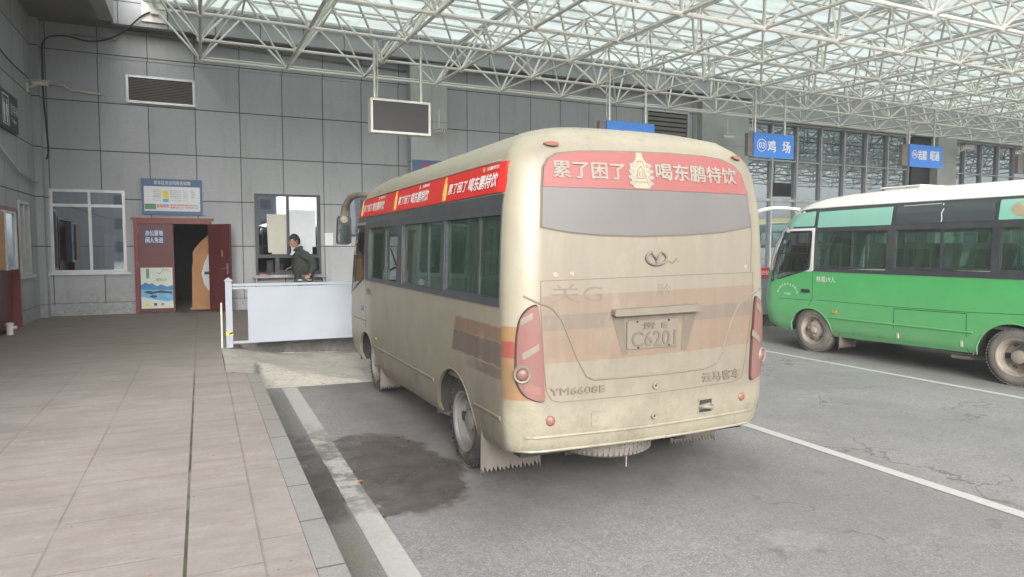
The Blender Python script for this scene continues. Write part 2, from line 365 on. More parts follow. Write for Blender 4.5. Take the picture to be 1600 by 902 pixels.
M = dict(
    wall=m_wall(), road=m_road(), plat=m_platform(), kerb=m_kerb(), line=m_paint_line(),
    ramp=m_concrete('rough_concrete', (.30, .28, .24), (.46, .43, .38)),
    riser=m_concrete('dark_riser', (.10, .095, .09), (.17, .16, .15)),
    pier=m_plaster('pier_cladding', (.36, .37, .36), (.44, .45, .44)),
    fascia=m_plaster('fascia_cladding', (.34, .35, .36), (.42, .43, .44), .8),
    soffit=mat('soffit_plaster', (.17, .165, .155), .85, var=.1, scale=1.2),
    steel=mat('white_painted_steel', (.76, .74, .69), .5, var=.05, scale=2, dirt=((.45, .41, .34), .4)),
    purlin=mat('purlin_paint', (.50, .52, .51), .5),
    roofglass=m_roofglass(),
    champ=m_bus('champagne_paint', 'champagne'), green=m_bus('green_paint', 'green'), coach=m_bus('coach_paint', 'coach'),
    black=mat('black_trim', (.022, .023, .026), .45, var=.2, dirt=((.12, .11, .09), .35)),
    charc=mat('charcoal_frame', (.045, .05, .055), .4, var=.15, dirt=((.13, .12, .11), .3)),
    armdark=mat('shaded_arm', (0.114, 0.102, 0.075), .55, var=.2),  # champagne arm seen in shade; the shade is put into its colour
    labelbrown=mat('faded_label', (0.224, 0.177, 0.116), .7),
    faint=mat('faint_wiped_dust', (0.160, 0.134, 0.112), .8, var=.15, scale=20),
    seamdust_shadow=mat('dusty_gap_and_shadow', (.15, .125, .095), .9),  # dust in the gaps, and the painted shadows behind badges and emblem
    seam=mat('panel_gap', (.03, .026, .022), .9),
    gseam=mat('green_panel_gap', (.008, .06, .02), .9),
    glass=m_glass('green_tinted_glass', (.74, .90, .83), .11, (.8, .92, .88), ((.14, .21, .175), .13)),
    clear=m_glass('clear_glass', (.72, .78, .76), .10, (.9, .95, .95), ((.2, .2, .18), .05)),
    upper=m_dusty('whitened_upper_glass', (.16, .42, .33), (.30, .52, .44), .5, .25),
    upperdark=m_dusty('dark_upper_glass', (.035, .05, .05), (.10, .12, .12), .4, .12),
    offglass=m_glass('office_glass', (.50, .53, .56), .34, (.85, .92, 1.0)),
    mirrorglass=m_mirror_glass(),
    tyre=mat('tyre_rubber', (.035, .034, .033), .85, var=.25, scale=12, dirt=((.17, .15, .125), .75), bump=.4),
    tyredust=mat('dusty_tyre', (.15, .14, .125), .9, var=.2, scale=9, dirt=((.25, .23, .2), .8), bump=.4),
    rim=mat('steel_rim', (0.156, 0.150, 0.141), .55, metal=.0, var=.3, dirt=((0.090, 0.078, 0.063), .8)),
    rimdust=mat('dusty_rim', (0.289, 0.255, 0.212), .75, var=.2, dirt=((0.153, 0.132, 0.106), .7)),
    flap=mat('dusty_mudflap', (0.118, 0.104, 0.089), .9, var=.18, scale=4),
    under=mat('underbody', (.035, .032, .03), .9),
    dustrelief=mat('dusty_relief', (0.167, 0.145, 0.117), .75, var=.08),
    reliefdark=mat('dusty_relief_shade', (0.131, 0.111, 0.086), .8, var=.08),
    platem=m_dusty('dusty_plate', (0.156, 0.137, 0.106), (0.162, 0.139, 0.114), .8),
    rearwin=m_dusty('dust_covered_glass', (0.058, 0.058, 0.060), (0.142, 0.134, 0.128), .80, .42, 1.0),
    rearban=m_dusty('dusty_red_banner', (0.290, 0.020, 0.025), (0.184, 0.137, 0.123), .50, .5, 1.5),
    reartxt=m_dusty('dusty_white_letters', (0.290, 0.273, 0.239), (0.201, 0.173, 0.145), .6, .7),
    red=mat('red_banner', (.50, .024, .02), .45, var=.06, scale=3, dirt=((.40, .06, .05), .35)),
    white=mat('white_letters', (.68, .68, .66), .55, var=.03),
    gold=mat('gold_bottle', (.60, .43, .10), .5, var=.35, scale=30),
    golddust=m_dusty('dusty_gold_bottle', (0.307, 0.267, 0.167), (0.279, 0.257, 0.212), .6, .7, 8),
    lens=m_dusty('dusty_red_lens', (0.229, 0.017, 0.023), (0.152, 0.129, 0.106), .62, .35, 3),
    lensw=m_dusty('dusty_clear_lens', (0.212, 0.179, 0.139), (0.167, 0.139, 0.112), .5, .4),
    reflector=m_dusty('dusty_reflector', (0.239, 0.049, 0.037), (0.174, 0.147, 0.116), .5, .4),
    lampring=mat('lamp_ring', (0.204, 0.184, 0.153), .55, metal=.1),
    amber=mat('amber_lens', (.62, .25, .06), .35),
    interior=mat('interior_trim', (.28, .28, .26), .8), seatg=mat('grey_seat', (.085, .10, .12), .85, var=.2),
    seatb=mat('brown_seat', (.34, .28, .18), .85, var=.15), floorm=mat('vinyl_floor', (.12, .11, .10), .7),
    yellow=mat('yellow_rail', (.55, .50, .08), .5), chrome=mat('bare_metal', (.6, .6, .58), .25, metal=.9),
    doorred=mat('maroon_door', (.115, .024, .028), .42, var=.1, scale=3, dirt=((.20, .07, .065), .3)),
    doorfr=mat('maroon_frame', (.19, .03, .032), .4, var=.1),
    alum=mat('aluminium_frame', (.50, .51, .52), .4, metal=.3), alumd=mat('grey_frame', (.30, .31, .32), .45, metal=.2),
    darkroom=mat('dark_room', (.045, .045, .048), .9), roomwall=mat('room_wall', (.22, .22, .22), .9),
    blue=mat('blue_sign', (.055, .21, .62), .4, var=.04), bluebd=mat('blue_board', (.09, .14, .27), .5, var=.05),
    navy=mat('navy_plate', (.03, .05, .16), .4), darkteal=mat('dark_teal_sign', (.012, .035, .038), .4),
    paper=mat('white_paper', (.66, .69, .72), .8, var=.03), cream=mat('cream_paper', (.55, .54, .47), .8, var=.04),
    screen=mat('dark_screen', (.045, .04, .045), .35, var=.05), sframe=mat('ivory_frame', (.72, .70, .63), .45, var=.05),
    barr=mat('white_barrier', (0.286, 0.309, 0.354), .38, var=.05, scale=1.5, dirt=((0.408, 0.408, 0.408), .22)),
    wood=mat('orange_wood', (.42, .20, .07), .5, var=.15, scale=3),
    mtnblue=mat('poster_blue', (.06, .22, .45), .6, var=.25, scale=9), lake=mat('poster_lake', (.16, .42, .66), .6, var=.2, scale=9),
    pgreen=mat('poster_green', (.12, .28, .16), .6), pbg=mat('poster_pale', (.60, .64, .56), .6, var=.04),
    ink=mat('dark_ink', (.06, .07, .07), .6), redink=mat('red_ink', (.60, .04, .05), .6), yelcell=mat('yellow_cell', (.72, .60, .05), .6),
    bluecell=mat('blue_cell', (.08, .42, .68), .6), pink=mat('pink_paper', (.45, .26, .23), .7),
    cable=mat('black_cable', (.012, .012, .012), .6), conduit=mat('white_conduit', (.55, .54, .5), .5),
    greycond=mat('grey_conduit', (.22, .215, .20), .6), louvre=mat('louvre_slat', (.16, .145, .135), .5), louvd=mat('louvre_dark', (.02, .02, .02), .9),
    pole=mat('galvanised_pole', (.50, .49, .46), .4, metal=.3),
    olive=mat('olive_jacket', (.040, .046, .036), .85, var=.2, scale=12), skin=mat('skin', (.42, .235, .165), .55, var=.05),
    hair=mat('black_hair', (.012, .010, .009), .6), jeans=mat('grey_trousers', (.09, .105, .12), .9), shirt=mat('white_shirt', (.6, .62, .64), .8),
    shoe=mat('black_shoe', (.02, .02, .02), .5), leaf=mat('dry_leaf', (.32, .14, .05), .8),
    farwall=mat('far_building_wall', (.32, .33, .35), .8, scale=.3), farwin=mat('far_window', (.08, .09, .11), .3),
    greydrum=mat('grey_cabinet', (.05, .06, .07), .5), bluecov=mat('blue_cover', (.03, .22, .55), .6), red_label=mat('red_label', (.62, .03, .04), .5),
    water=mat('plastic_case', (.55, .50, .40), .5),
)

# ================================================================== mesh helpers
def obj(name, verts, faces, m=None, parent=None, smooth=False):
    me = bpy.data.meshes.new(name); me.from_pydata([tuple(v) for v in verts], [], faces); me.update()
    if isinstance(m, str): m = M[m]
    if m: me.materials.append(m)
    if smooth: me.polygons.foreach_set('use_smooth', [True]*len(me.polygons))
    o = bpy.data.objects.new(name, me); C.objects.link(o)
    if parent: o.parent = parent
    return o
class MB:
    def __init__(s): s.v = []; s.f = []
    def add(s, v, f):
        k = len(s.v); s.v += [tuple(a) for a in v]; s.f += [tuple(i+k for i in q) for q in f]; return s
    def box(s, a, b):
        (x0, y0, z0), (x1, y1, z1) = [min(p, q) for p, q in zip(a, b)], [max(p, q) for p, q in zip(a, b)]
        return s.add([(x0,y0,z0),(x1,y0,z0),(x1,y1,z0),(x0,y1,z0),(x0,y0,z1),(x1,y0,z1),(x1,y1,z1),(x0,y1,z1)],
                     [(0,3,2,1),(4,5,6,7),(0,1,5,4),(1,2,6,5),(2,3,7,6),(3,0,4,7)])
    def bar(s, p, q, r, n=8, r2=None, cap=True):
        p, q = Vector(p), Vector(q); d = (q-p).normalized(); r2 = r if r2 is None else r2
        u = d.cross(Vector((0,0,1)) if abs(d.z) < .95 else Vector((1,0,0))).normalized(); w_ = d.cross(u)
        v = []
        for c, rr in ((p, r), (q, r2)):
            for i in range(n):
                a = 2*math.pi*i/n; v.append(c+u*rr*math.cos(a)+w_*rr*math.sin(a))
        f = [(i, (i+1)%n, n+(i+1)%n, n+i) for i in range(n)]
        if cap: f += [tuple(range(n))[::-1], tuple(range(n, 2*n))]
        return s.add(v, f)
    def tube(s, pts, r, n=8):
        pts = [Vector(p) for p in pts]; rings = []; u = None
        for i, p in enumerate(pts):
            d = ((pts[min(i+1, len(pts)-1)]-pts[max(i-1, 0)])).normalized()
            if u is None: u = d.cross(Vector((0,0,1)) if abs(d.z) < .95 else Vector((1,0,0))).normalized()
            else: u = (u-d*u.dot(d)).normalized()
            w_ = d.cross(u); rr = r[i] if isinstance(r, (list, tuple)) else r
            rings.append([p+u*rr*math.cos(2*math.pi*k/n)+w_*rr*math.sin(2*math.pi*k/n) for k in range(n)])
        v = [a for q in rings for a in q]; f = []
        for i in range(len(pts)-1):
            for k in range(n): f.append((i*n+k, i*n+(k+1)%n, (i+1)*n+(k+1)%n, (i+1)*n+k))
        f += [tuple(range(n))[::-1], tuple(range((len(pts)-1)*n, len(pts)*n))]
        return s.add(v, f)
    def lathe(s, prof, origin, axis='x', n=32, closed=False, caps=True):   # prof (axial, radius)
        o = Vector(origin); v = []
        for a, r in prof:
            for k in range(n):
                t = 2*math.pi*k/n; c, d = r*math.cos(t), r*math.sin(t)
                v.append(o+Vector({'x': (a, c, d), 'y': (c, a, d), 'z': (c, d, a)}[axis]))
        m = len(prof); f = []
        for i in range(m if closed else m-1):
            j = (i+1) % m
            for k in range(n): f.append((i*n+k, i*n+(k+1)%n, j*n+(k+1)%n, j*n+k))
        if not closed and caps:
            f += [tuple(range(n))[::-1], tuple(range((m-1)*n, m*n))]
        return s.add(v, f)
    def prism(s, poly, a, b, axis='y'):
        n = len(poly); mk = {'y': lambda p, t: (p[0], t, p[1]), 'x': lambda p, t: (t, p[0], p[1]), 'z': lambda p, t: (p[0], p[1], t)}[axis]
        v = [mk(p, a) for p in poly]+[mk(p, b) for p in poly]
        return s.add(v, [tuple(range(n))[::-1], tuple(range(n, 2*n))]+[(i, (i+1)%n, n+(i+1)%n, n+i) for i in range(n)])
    def build(s, name, m, parent=None, smooth=False, fix=True, sharp=None):
        o = obj(name, s.v, s.f, m, parent, smooth)
        if fix:
            bm = bmesh.new(); bm.from_mesh(o.data); bmesh.ops.recalc_face_normals(bm, faces=bm.faces); bm.to_mesh(o.data); bm.free()
        if smooth and sharp: o.data.set_sharp_from_angle(angle=R(sharp))
        return o
def tag(o, label=None, cat=None, group=None, kind=None):
    for k, v in (('label', label), ('category', cat), ('group', group), ('kind', kind)):
        if v: o[k] = v
    return o
def empty(name, loc=(0,0,0), rz=0.):
    o = bpy.data.objects.new(name, None); C.objects.link(o); o.location = loc; o.rotation_euler = (0, 0, rz); o.empty_display_size = .2; return o
def copy_tree(o, parent=None):
    c = o.copy(); C.objects.link(c); c.parent = parent
    for ch in list(o.children): copy_tree(ch, c)
    return c
def patch(name, poly, fn, m, parent, off=.004, thick=.004, step=.12, smooth=True, holes=None):
    """a polygon drawn on a curved surface: fn(u, v, off) -> point, with real thickness"""
    bm = bmesh.new()
    for pl in (poly if isinstance(poly[0][0], (tuple, list)) else [poly]):
        bm.faces.new([bm.verts.new((p[0], p[1], 0)) for p in pl])
    us = [v.co.x for v in bm.verts]; vs = [v.co.y for v in bm.verts]
    for ax, lo, hi in ((0, min(us), max(us)), (1, min(vs), max(vs))):
        n = int((hi-lo)/step)
        for i in range(1, n+1):
            co = [0,0,0]; no = [0,0,0]; co[ax] = lo+(hi-lo)*i/(n+1); no[ax] = 1
            bmesh.ops.bisect_plane(bm, geom=bm.verts[:]+bm.edges[:]+bm.faces[:], plane_co=co, plane_no=no, dist=1e-6)
    bmesh.ops.triangulate(bm, faces=[f for f in bm.faces if len(f.verts) > 4])
    bm.verts.index_update(); n = len(bm.verts)
    base = [(v.co.x, v.co.y) for v in bm.verts]
    V = [fn(u, v, off) for u, v in base]+[fn(u, v, off-thick) for u, v in base]
    F = [tuple(v.index for v in f.verts) for f in bm.faces]; B = []
    for e in bm.edges:
        if e.is_boundary: a, b = e.verts[0].index, e.verts[1].index; B.append((a, b, b+n, a+n))
    F = F+[tuple(i+n for i in f[::-1]) for f in F]+B; bm.free()
    o = obj(name, V, F, m, parent, smooth)
    bm = bmesh.new(); bm.from_mesh(o.data); bmesh.ops.recalc_face_normals(bm, faces=bm.faces); bm.to_mesh(o.data); bm.free()
    if smooth: o.data.set_sharp_from_angle(angle=R(40))
    return o
def strip(pts, wd):
    """a polyline on the surface as a list of thin quads"""
    out = []
    for (a, b), (c, d) in zip(pts[:-1], pts[1:]):
        L = math.hypot(c-a, d-b) or 1e-6; nx, ny = -(d-b)/L*wd/2, (c-a)/L*wd/2; ex, ey = (c-a)/L*wd*.3, (d-b)/L*wd*.3
        out.append([(a-nx-ex, b-ny-ey), (c-nx+ex, d-ny+ey), (c+nx+ex, d+ny+ey), (a+nx-ex, b+ny-ey)])
    return out
_dg = None
def text_flat(s, bold=0., ext=0.):
    cu = bpy.data.curves.new('t', 'FONT'); cu.body = s; cu.size = 1; cu.offset = bold; cu.extrude = ext; cu.resolution_u = 3
    cu.align_x = 'LEFT'
    o = bpy.data.objects.new('t', cu); C.objects.link(o)
    dg = bpy.context.evaluated_depsgraph_get(); me = bpy.data.meshes.new_from_object(o.evaluated_get(dg))
    v = np.array([tuple(a.co) for a in me.vertices]) if len(me.vertices) else np.zeros((0, 3)); f = [tuple(p.vertices) for p in me.polygons]
    bpy.data.objects.remove(o); bpy.data.curves.remove(cu); bpy.data.meshes.remove(me)
    return v, f
def text(name, s, fn, box_, m, parent, off=.006, bold=.02, ext=0., shear=0., rot=None):
    """lettering fitted into box_ (u0, v0, u1, v1) and laid on the surface fn"""
    v, f = text_flat(s, 0., 1. if ext else 0.)
    if not len(v): return None
    lo, hi = v.min(0), v.max(0); u0, v0, u1, v1 = box_
    X = (v[:, 0]-lo[0])/(hi[0]-lo[0]); Yv = (v[:, 1]-lo[1])/(hi[1]-lo[1])
    U = u0+X*(u1-u0)+shear*(Yv-.5)*(v1-v0); W = v0+Yv*(v1-v0)
    if rot:
        cx, cy, a = rot; dx, dy = U-cx, W-cy; U = cx+dx*math.cos(a)-dy*math.sin(a); W = cy+dx*math.sin(a)+dy*math.cos(a)
    D = off+np.where(v[:, 2] > 0, ext, -ext if ext else 0.)
    V, F = [], []; e = abs(bold)*(v1-v0)*.75
    for k, (du, dv) in enumerate(((0,0),(-e,0),(e,0),(0,e*.6),(0,-e*.6)) if e > 0 else ((0,0),)):
        n0 = len(V); V += [fn(a+du, b+dv, d+k*.00025) for a, b, d in zip(U, W, D)]; F += [tuple(i+n0 for i in q) for q in f]
    return obj(name, V, F, m, parent)
def wallfn(Y): return lambda u, v, d: (u, Y-d, v)          # faces the camera side (-Y)
def flatpoly(name, poly, Y, m, parent, d=.003, t=.003):
    return MB().prism(poly, Y-d, Y-d+t, 'y').build(name, m, parent)
def rect(x0, z0, x1, z1): return [(x0, z0), (x1, z0), (x1, z1), (x0, z1)]
def rects_around(x0, x1, z0, z1, holes):
    """rectangles covering the area minus the holes (x0,x1,z0,z1)"""
    xs = sorted({x0, x1, *[h[0] for h in holes], *[h[1] for h in holes]}); out = []
    for a, b in zip(xs[:-1], xs[1:]):
        cur = z0
        for h in sorted([h for h in holes if h[0] <= a+1e-6 and h[1] >= b-1e-6], key=lambda h: h[2]):
            if h[2] > cur+1e-6: out.append((a, b, cur, h[2]))
            cur = h[3]
        if cur < z1-1e-6: out.append((a, b, cur, z1))
    return out

# ================================================================== ground
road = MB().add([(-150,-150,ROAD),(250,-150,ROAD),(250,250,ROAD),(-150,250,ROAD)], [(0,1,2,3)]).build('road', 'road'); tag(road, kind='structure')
# platform body: paving top, kerb stones along the edge
pl = MB()
pl.prism([(-12,-12),(.45,-12),(.45,8.53),(.23,8.72),(.23,11.3),(46,11.3),(46,WALL+6),(-12,WALL+6)], ROAD-.05, PLAT, 'z')
o = pl.build('platform_pavement', 'plat'); tag(o, kind='structure')
kb = MB().prism([(.453,-12),(.585,-12),(.585,8.50),(.453,8.53)], ROAD-.05, PLAT-.002, 'z').build('kerb', 'kerb'); tag(kb, kind='structure')
rs = MB().box((.26, 11.285, ROAD-.02), (46, 11.297, PLAT-.02)).build('kerb_face', 'riser'); tag(rs, kind='structure')
# rough concrete ramp poured at the kerb corner
gx = MB()
top = [(.235,8.70,.148),(.57,8.53,.148),(.24,9.6,.149),(.63,9.5,.125),(1.06,9.25,.02),(1.46,9.07,-.055),(1.98,8.98,-.115),
       (.235,10.9,.148),(.52,10.6,.13),(1.04,10.75,.0),(1.6,11.0,-.07),(2.35,11.3,-.11),
       (.60,8.93,ROAD),(1.01,8.87,ROAD),(2.05,8.80,ROAD),(.235,11.28,.12),(1.0,11.28,-.03),(3.2,11.28,ROAD),(3.2,8.9,ROAD),(2.6,9.9,-.115)]
tf = [(0,1,3,2),(1,12,3),(12,13,4,3),(13,14,5,4),(14,6,5),(2,3,8,7),(3,4,9,8),(4,5,10,9),(5,6,19,10),(10,19,11),(7,8,9,15),(15,9,16),(9,10,16),(10,11,16),(16,11,17),(11,19,17),(19,18,17),(6,14,18,19)]
gx.add(top, tf); rp = gx.build('concrete_ramp', 'ramp', smooth=True)
bm = bmesh.new(); bm.from_mesh(rp.data)
bmesh.ops.subdivide_edges(bm, edges=bm.edges[:], cuts=4, use_grid_fill=True)
rnd = random.Random(3)
from mathutils import noise as mn
for v in bm.verts:
    if v.co.z > ROAD+.01 and v.co.x > .3: v.co.z += .018*mn.noise(v.co*4)+.008*mn.noise(v.co*13)
    if v.co.z < ROAD+.002: v.co.z = ROAD+.002
bm.to_mesh(rp.data); bm.free(); tag(rp, kind='structure')
# painted bay lines
def sheet(name, pts, m, z, kind='structure'):
    return tag(MB().add([(x, y, z) for x, y in pts], [tuple(range(len(pts)))]).build(name, m, fix=False), kind=kind)
sheet('painted_line', [(.85,-8),(1.0,-8),(1.055,8.85),(.88,8.85)], 'line', ROAD+.004)
sheet('painted_line', [(4.86,-8),(4.99,-8),(4.96,11.2),(4.85,11.2)], 'line', ROAD+.004)
sheet('painted_line', [(8.72,-8),(8.85,-8),(8.73,11.2),(8.64,11.2)], 'line', ROAD+.004)
sheet('painted_line', [(12.55,-8),(12.67,-8),(12.62,11.2),(12.5,11.2)], 'line', ROAD+.004)
lf = MB().add([(1.02,5.02,ROAD+.012),(1.05,5.0,ROAD+.022),(1.075,5.03,ROAD+.012),(1.05,5.06,ROAD+.02)], [(0,1,2,3)]).build('fallen_leaf','leaf',fix=False)
tag(lf, 'small dry orange leaf lying on the wet patch beside the white line', 'leaf')
rl = random.Random(9)
litter = MB()
for k in range(46):
    x, y = rl.uniform(-1.6,.55), rl.uniform(2.9,9); s = rl.uniform(.004,.012); a = rl.uniform(0,3)
    litter.add([(x+s*math.cos(a), y+s*math.sin(a), PLAT+.002),(x-s*math.sin(a), y+s*math.cos(a)*.6, PLAT+.006),(x-s*math.cos(a), y-s*math.sin(a), PLAT+.002)], [(0,1,2)])
for k in range(50):
    x, y = rl.uniform(.6,7), rl.uniform(2.3,8); s = rl.uniform(.004,.012); a = rl.uniform(0,3)
    litter.add([(x+s*math.cos(a), y+s*math.sin(a), ROAD+.006),(x-s*math.sin(a), y+s*math.cos(a)*.6, ROAD+.01),(x-s*math.cos(a), y-s*math.sin(a), ROAD+.006)], [(0,1,2)])
tag(litter.build('litter_specks', 'leaf', fix=False), 'tiny scattered crumbs of litter on paving and asphalt', 'litter', kind='stuff')

# ================================================================== station building
ZT = 6.35
DOOR = (-1.35, .24, PLAT, 2.24); W1 = (-2.90, -1.50, 1.08, 2.87); W2 = (1.18, 2.70, .97, 2.90); W3 = (3.38, 4.6, 1.9, 2.93)
wb = MB()
for a, b, c, d in rects_around(-3.1, 14.3, PLAT-.2, ZT, [DOOR, W1, W2]): wb.box((a, WALL, c), (b, WALL+.25, d))
tag(wb.build('office_wall', 'wall'), 'long grey granite panelled station wall behind the barrier and bus', 'wall')
# left wall at x=-3.1 running towards the viewer
lb = MB()
LD = (13.2, 15.32, PLAT, 2.35); LW = (15.47, 16.35, 1.09, 2.52)
for a, b, c, d in rects_around(4, WALL+.25, PLAT-.2, ZT+.3, [LD, LW]): lb.box((-3.35, a, c), (-3.1, b, d))
tag(lb.build('side_wall', 'wall'), 'grey panelled side wall at the far left, under the washroom sign', 'wall')
# piers
def pier(x0, x1, y, label, z1=ZT, m='pier'):
    o = MB().box((x0, y, PLAT), (x1, WALL-.002, z1)).build('wall_pier', m); return tag(o, label, 'pier')
pier(4.93, 5.91, 16.95, 'pale pier on the grey wall behind the dark hanging screen', 6.34)
pier(14.3, 16.2, 17.0, 'broad pale pier between the louvre and the glass front', 6.34)
pier(25.35, 26.45, 16.8, 'pale pier behind the fourth blue bay sign between glass fronts', 5.74)
tag(MB().box((24.3, 17.1, PLAT), (25.347, 17.5, 5.74)).build('wall_recess', 'charc'), 'dark recessed panel left of the far pale pier', 'wall panel')
tag(MB().box((-3.1+.002, 17.02, PLAT), (-2.96, WALL-.002, ZT-.002)).build('corner_pilaster', 'wall'), 'narrow grey pilaster in the left corner beside the office window', 'pier')
# fascia beam above, soffit, left soffit and cross beam
fa = MB().box((-1.6, 16.8, ZT), (16.2, 16.95, 6.90)).box((-1.55, 16.80, 6.90), (-1.0, 16.95, 7.6)).build('fascia_beam', 'wall'); tag(fa, 'grey clad beam above the soffit, under the left glass roof edge', 'beam')
fb = MB().box((16.2, 16.95, 5.76), (46, 17.2, 7.3)).build('fascia_beam', 'fascia'); tag(fb, 'long pale grey beam above the glass front at right', 'beam')
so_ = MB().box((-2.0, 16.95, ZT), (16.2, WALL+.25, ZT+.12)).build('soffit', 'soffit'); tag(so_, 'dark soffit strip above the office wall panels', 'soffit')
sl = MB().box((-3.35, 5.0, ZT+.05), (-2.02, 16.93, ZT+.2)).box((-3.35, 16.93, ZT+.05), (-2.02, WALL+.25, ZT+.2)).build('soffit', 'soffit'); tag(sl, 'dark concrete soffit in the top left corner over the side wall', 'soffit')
cbm = MB().box((-2.0, 5.0, ZT), (-1.83, 16.79, ZT+.9)).build('cross_beam', 'soffit'); tag(cbm, 'dark beam running forward from the wall, left of the glass roof', 'beam')
cb2 = MB().box((-1.828, 5.0, ZT+.03), (-1.55, 16.79, ZT+.9)).build('cross_beam', 'fascia'); tag(cb2, 'lit right face of the dark cross beam at top left, painted paler', 'beam')  # paler material paints the light on the beam's right face
upw = MB().box((-12, 5.0, 6.9), (-1.83, WALL+8, 7.2)).build('roof_slab', 'soffit'); tag(upw, 'concrete roof slab over the left side building', 'roof')
# shading ledge on the wall
tag(MB().box((-2.9, WALL-.014, 5.72), (4.92, WALL-.002, ZT-.004)).build('wall_ledge', 'wall'), 'slightly raised top course of the grey wall below the soffit', 'wall panel')
# rooms behind openings
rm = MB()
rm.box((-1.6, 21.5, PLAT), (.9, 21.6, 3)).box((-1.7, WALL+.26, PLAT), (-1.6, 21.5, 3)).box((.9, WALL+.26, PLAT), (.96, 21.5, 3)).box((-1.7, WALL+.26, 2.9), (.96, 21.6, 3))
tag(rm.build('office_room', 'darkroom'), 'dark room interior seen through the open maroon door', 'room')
rm = MB(); rm.box((-3.35, 20, .1), (-1.7, 20.1, 3.1)).box((-3.35, WALL+.26, 3.0), (-1.72, 20, 3.1)).box((-3.4, WALL+.26, .1), (-3.352, 20, 3.1))
tag(rm.build('back_office', 'roomwall'), 'dim room interior behind the left office window', 'room')
rm = MB(); rm.box((.98, 19.6, .1), (3.3, 19.7, 3.1)).box((.98, WALL+.26, 3.0), (3.3, 19.6, 3.1)).box((3.3, WALL+.26, .1), (3.4, 19.7, 3.1)).box((.962, WALL+.26, .1), (.978, 19.7, 3.1))
tag(rm.build('ticket_room', 'roomwall'), 'dim room interior behind the dark framed counter window', 'room')

# --- office window 1 (aluminium)
def frame_rects(mb, x0, x1, z0, z1, wd, y0, y1):
    mb.box((x0, y0, z0), (x0+wd, y1, z1)).box((x1-wd, y0, z0), (x1, y1, z1)).box((x0+wd, y0, z0), (x1-wd, y1, z0+wd)).box((x0+wd, y0, z1-wd), (x1-wd, y1, z1))
t = empty('office_window', (0, 0, 0)); tag(t, 'aluminium framed reflective window with transom at the left of the wall', 'window')
f = MB(); frame_rects(f, -2.90, -1.50, 1.08, 2.87, .055, WALL-.02, WALL+.08); f.box((-2.845, WALL-.01, 2.50), (-1.555, WALL+.07, 2.56)).box((-2.2, WALL-.01, 1.135), (-2.145, WALL+.07, 2.50)).box((-2.2, WALL-.012, 2.56), (-2.15, WALL+.07, 2.815))
f.build('window_frame', 'alum', t)
for a, b, c, d in ((-2.845,-2.2,1.135,2.5),(-2.145,-1.555,1.135,2.5),(-2.845,-2.2,2.56,2.815),(-2.15,-1.555,2.56,2.815)):
    MB().box((a, WALL+.02, c), (b, WALL+.028, d)).build('pane', 'offglass', t)
MB().box((-2.97, WALL-.05, 1.03), (-1.43, WALL+.02, 1.077)).build('sill', 'alum', t)
# things inside window 1: dark cabinet, papers
tag(MB().box((-2.35, 18.2, PLAT), (-2.0, 18.7, 2.15)).box((-2.33,18.19,1.2),(-2.02,18.2,2.1)).build('filing_cabinet', 'greydrum'), 'tall dark cabinet standing behind the left office window', 'cabinet')
tag(MB().box((-2.0, 18.0, 1.2), (-1.75, 18.02, 1.9)).build('wall_notice', 'cream'), 'pale notice hanging inside the left office window', 'notice')
# --- counter window 2 (dark)
t = empty('counter_window', (0, 0, 0)); tag(t, 'dark framed service window with papers, behind the man in the olive jacket', 'window')
f = MB(); frame_rects(f, 1.18, 2.70, .97, 2.90, .05, WALL-.03, WALL+.10)
f.box((1.90, WALL-.02, 1.45), (1.965, WALL+.08, 2.85)).box((1.23, WALL-.02, 1.37), (2.65, WALL+.08, 1.45)).box((1.62, WALL-.02, 1.02), (1.68, WALL+.08, 1.37)).box((1.23, WALL-.021, 1.45), (1.26, WALL+.079, 2.85)).box((2.62, WALL-.021, 1.45), (2.65, WALL+.079, 2.85))
f.box((1.68, WALL, 1.02),(1.72, WALL+.07,1.37)).box((1.72, WALL, 1.02),(2.64, WALL+.07,1.06)).box((2.1, WALL, 1.06),(2.15, WALL+.07,1.37))
f.build('window_frame', 'charc', t)
for a, b, c, d in ((1.26,1.90,1.45,2.85),(1.965,2.62,1.45,2.85),(1.72,2.1,1.06,1.37),(2.15,2.62,1.06,1.37)):
    MB().box((a, WALL+.03, c), (b, WALL+.036, d)).build('pane', 'offglass', t)
sh = MB().box((1.10, WALL-.26, .90), (2.80, WALL-.03, .935)); sh.box((1.16, WALL-.22, .66), (1.19, WALL-.004, .90)).box((2.70, WALL-.22, .66), (2.73, WALL-.004, .90)); sh.build('counter_shelf', 'alumd', t)
bl = MB()
for k in range(26): bl.box((1.27, WALL+.10, 1.5+k*.051), (1.895, WALL+.12, 1.5+k*.051+.038))
bl.build('blind', 'alumd', t)
flatpoly('paper_sheet', [(1.47,1.50),(1.55,1.50),(1.55,1.44+.02),(1.90,1.46),(1.90,2.42),(1.45,2.42)], WALL+.02, 'cream', t)
flatpoly('paper_sheet', [(1.97,1.66),(2.0,1.66),(2.0,1.46),(2.50,1.46),(2.50,1.64),(2.58,1.64),(2.58,2.53),(1.97,2.53)], WALL+.02, 'paper', t)
mb = MB().box((1.50, WALL-.2, .936), (1.88, WALL-.05, .95)).build('document_stack', 'paper'); tag(mb, 'white papers lying on the shelf under the counter window', 'papers')
tag(MB().box((1.25, WALL-.18, .936), (1.42, WALL-.05, .975)).box((1.27,WALL-.16,.975),(1.40,WALL-.06,.99)).build('receipt_box', 'pink'), 'small reddish box on the left end of the counter shelf', 'box')
tag(MB().box((1.45, WALL+.3, 1.02), (1.6, WALL+.32, 1.30)).box((1.51, WALL+.3, .97), (1.54, WALL+.33, 1.05)).build('monitor', 'black'), 'small dark screen inside the counter opening', 'monitor')
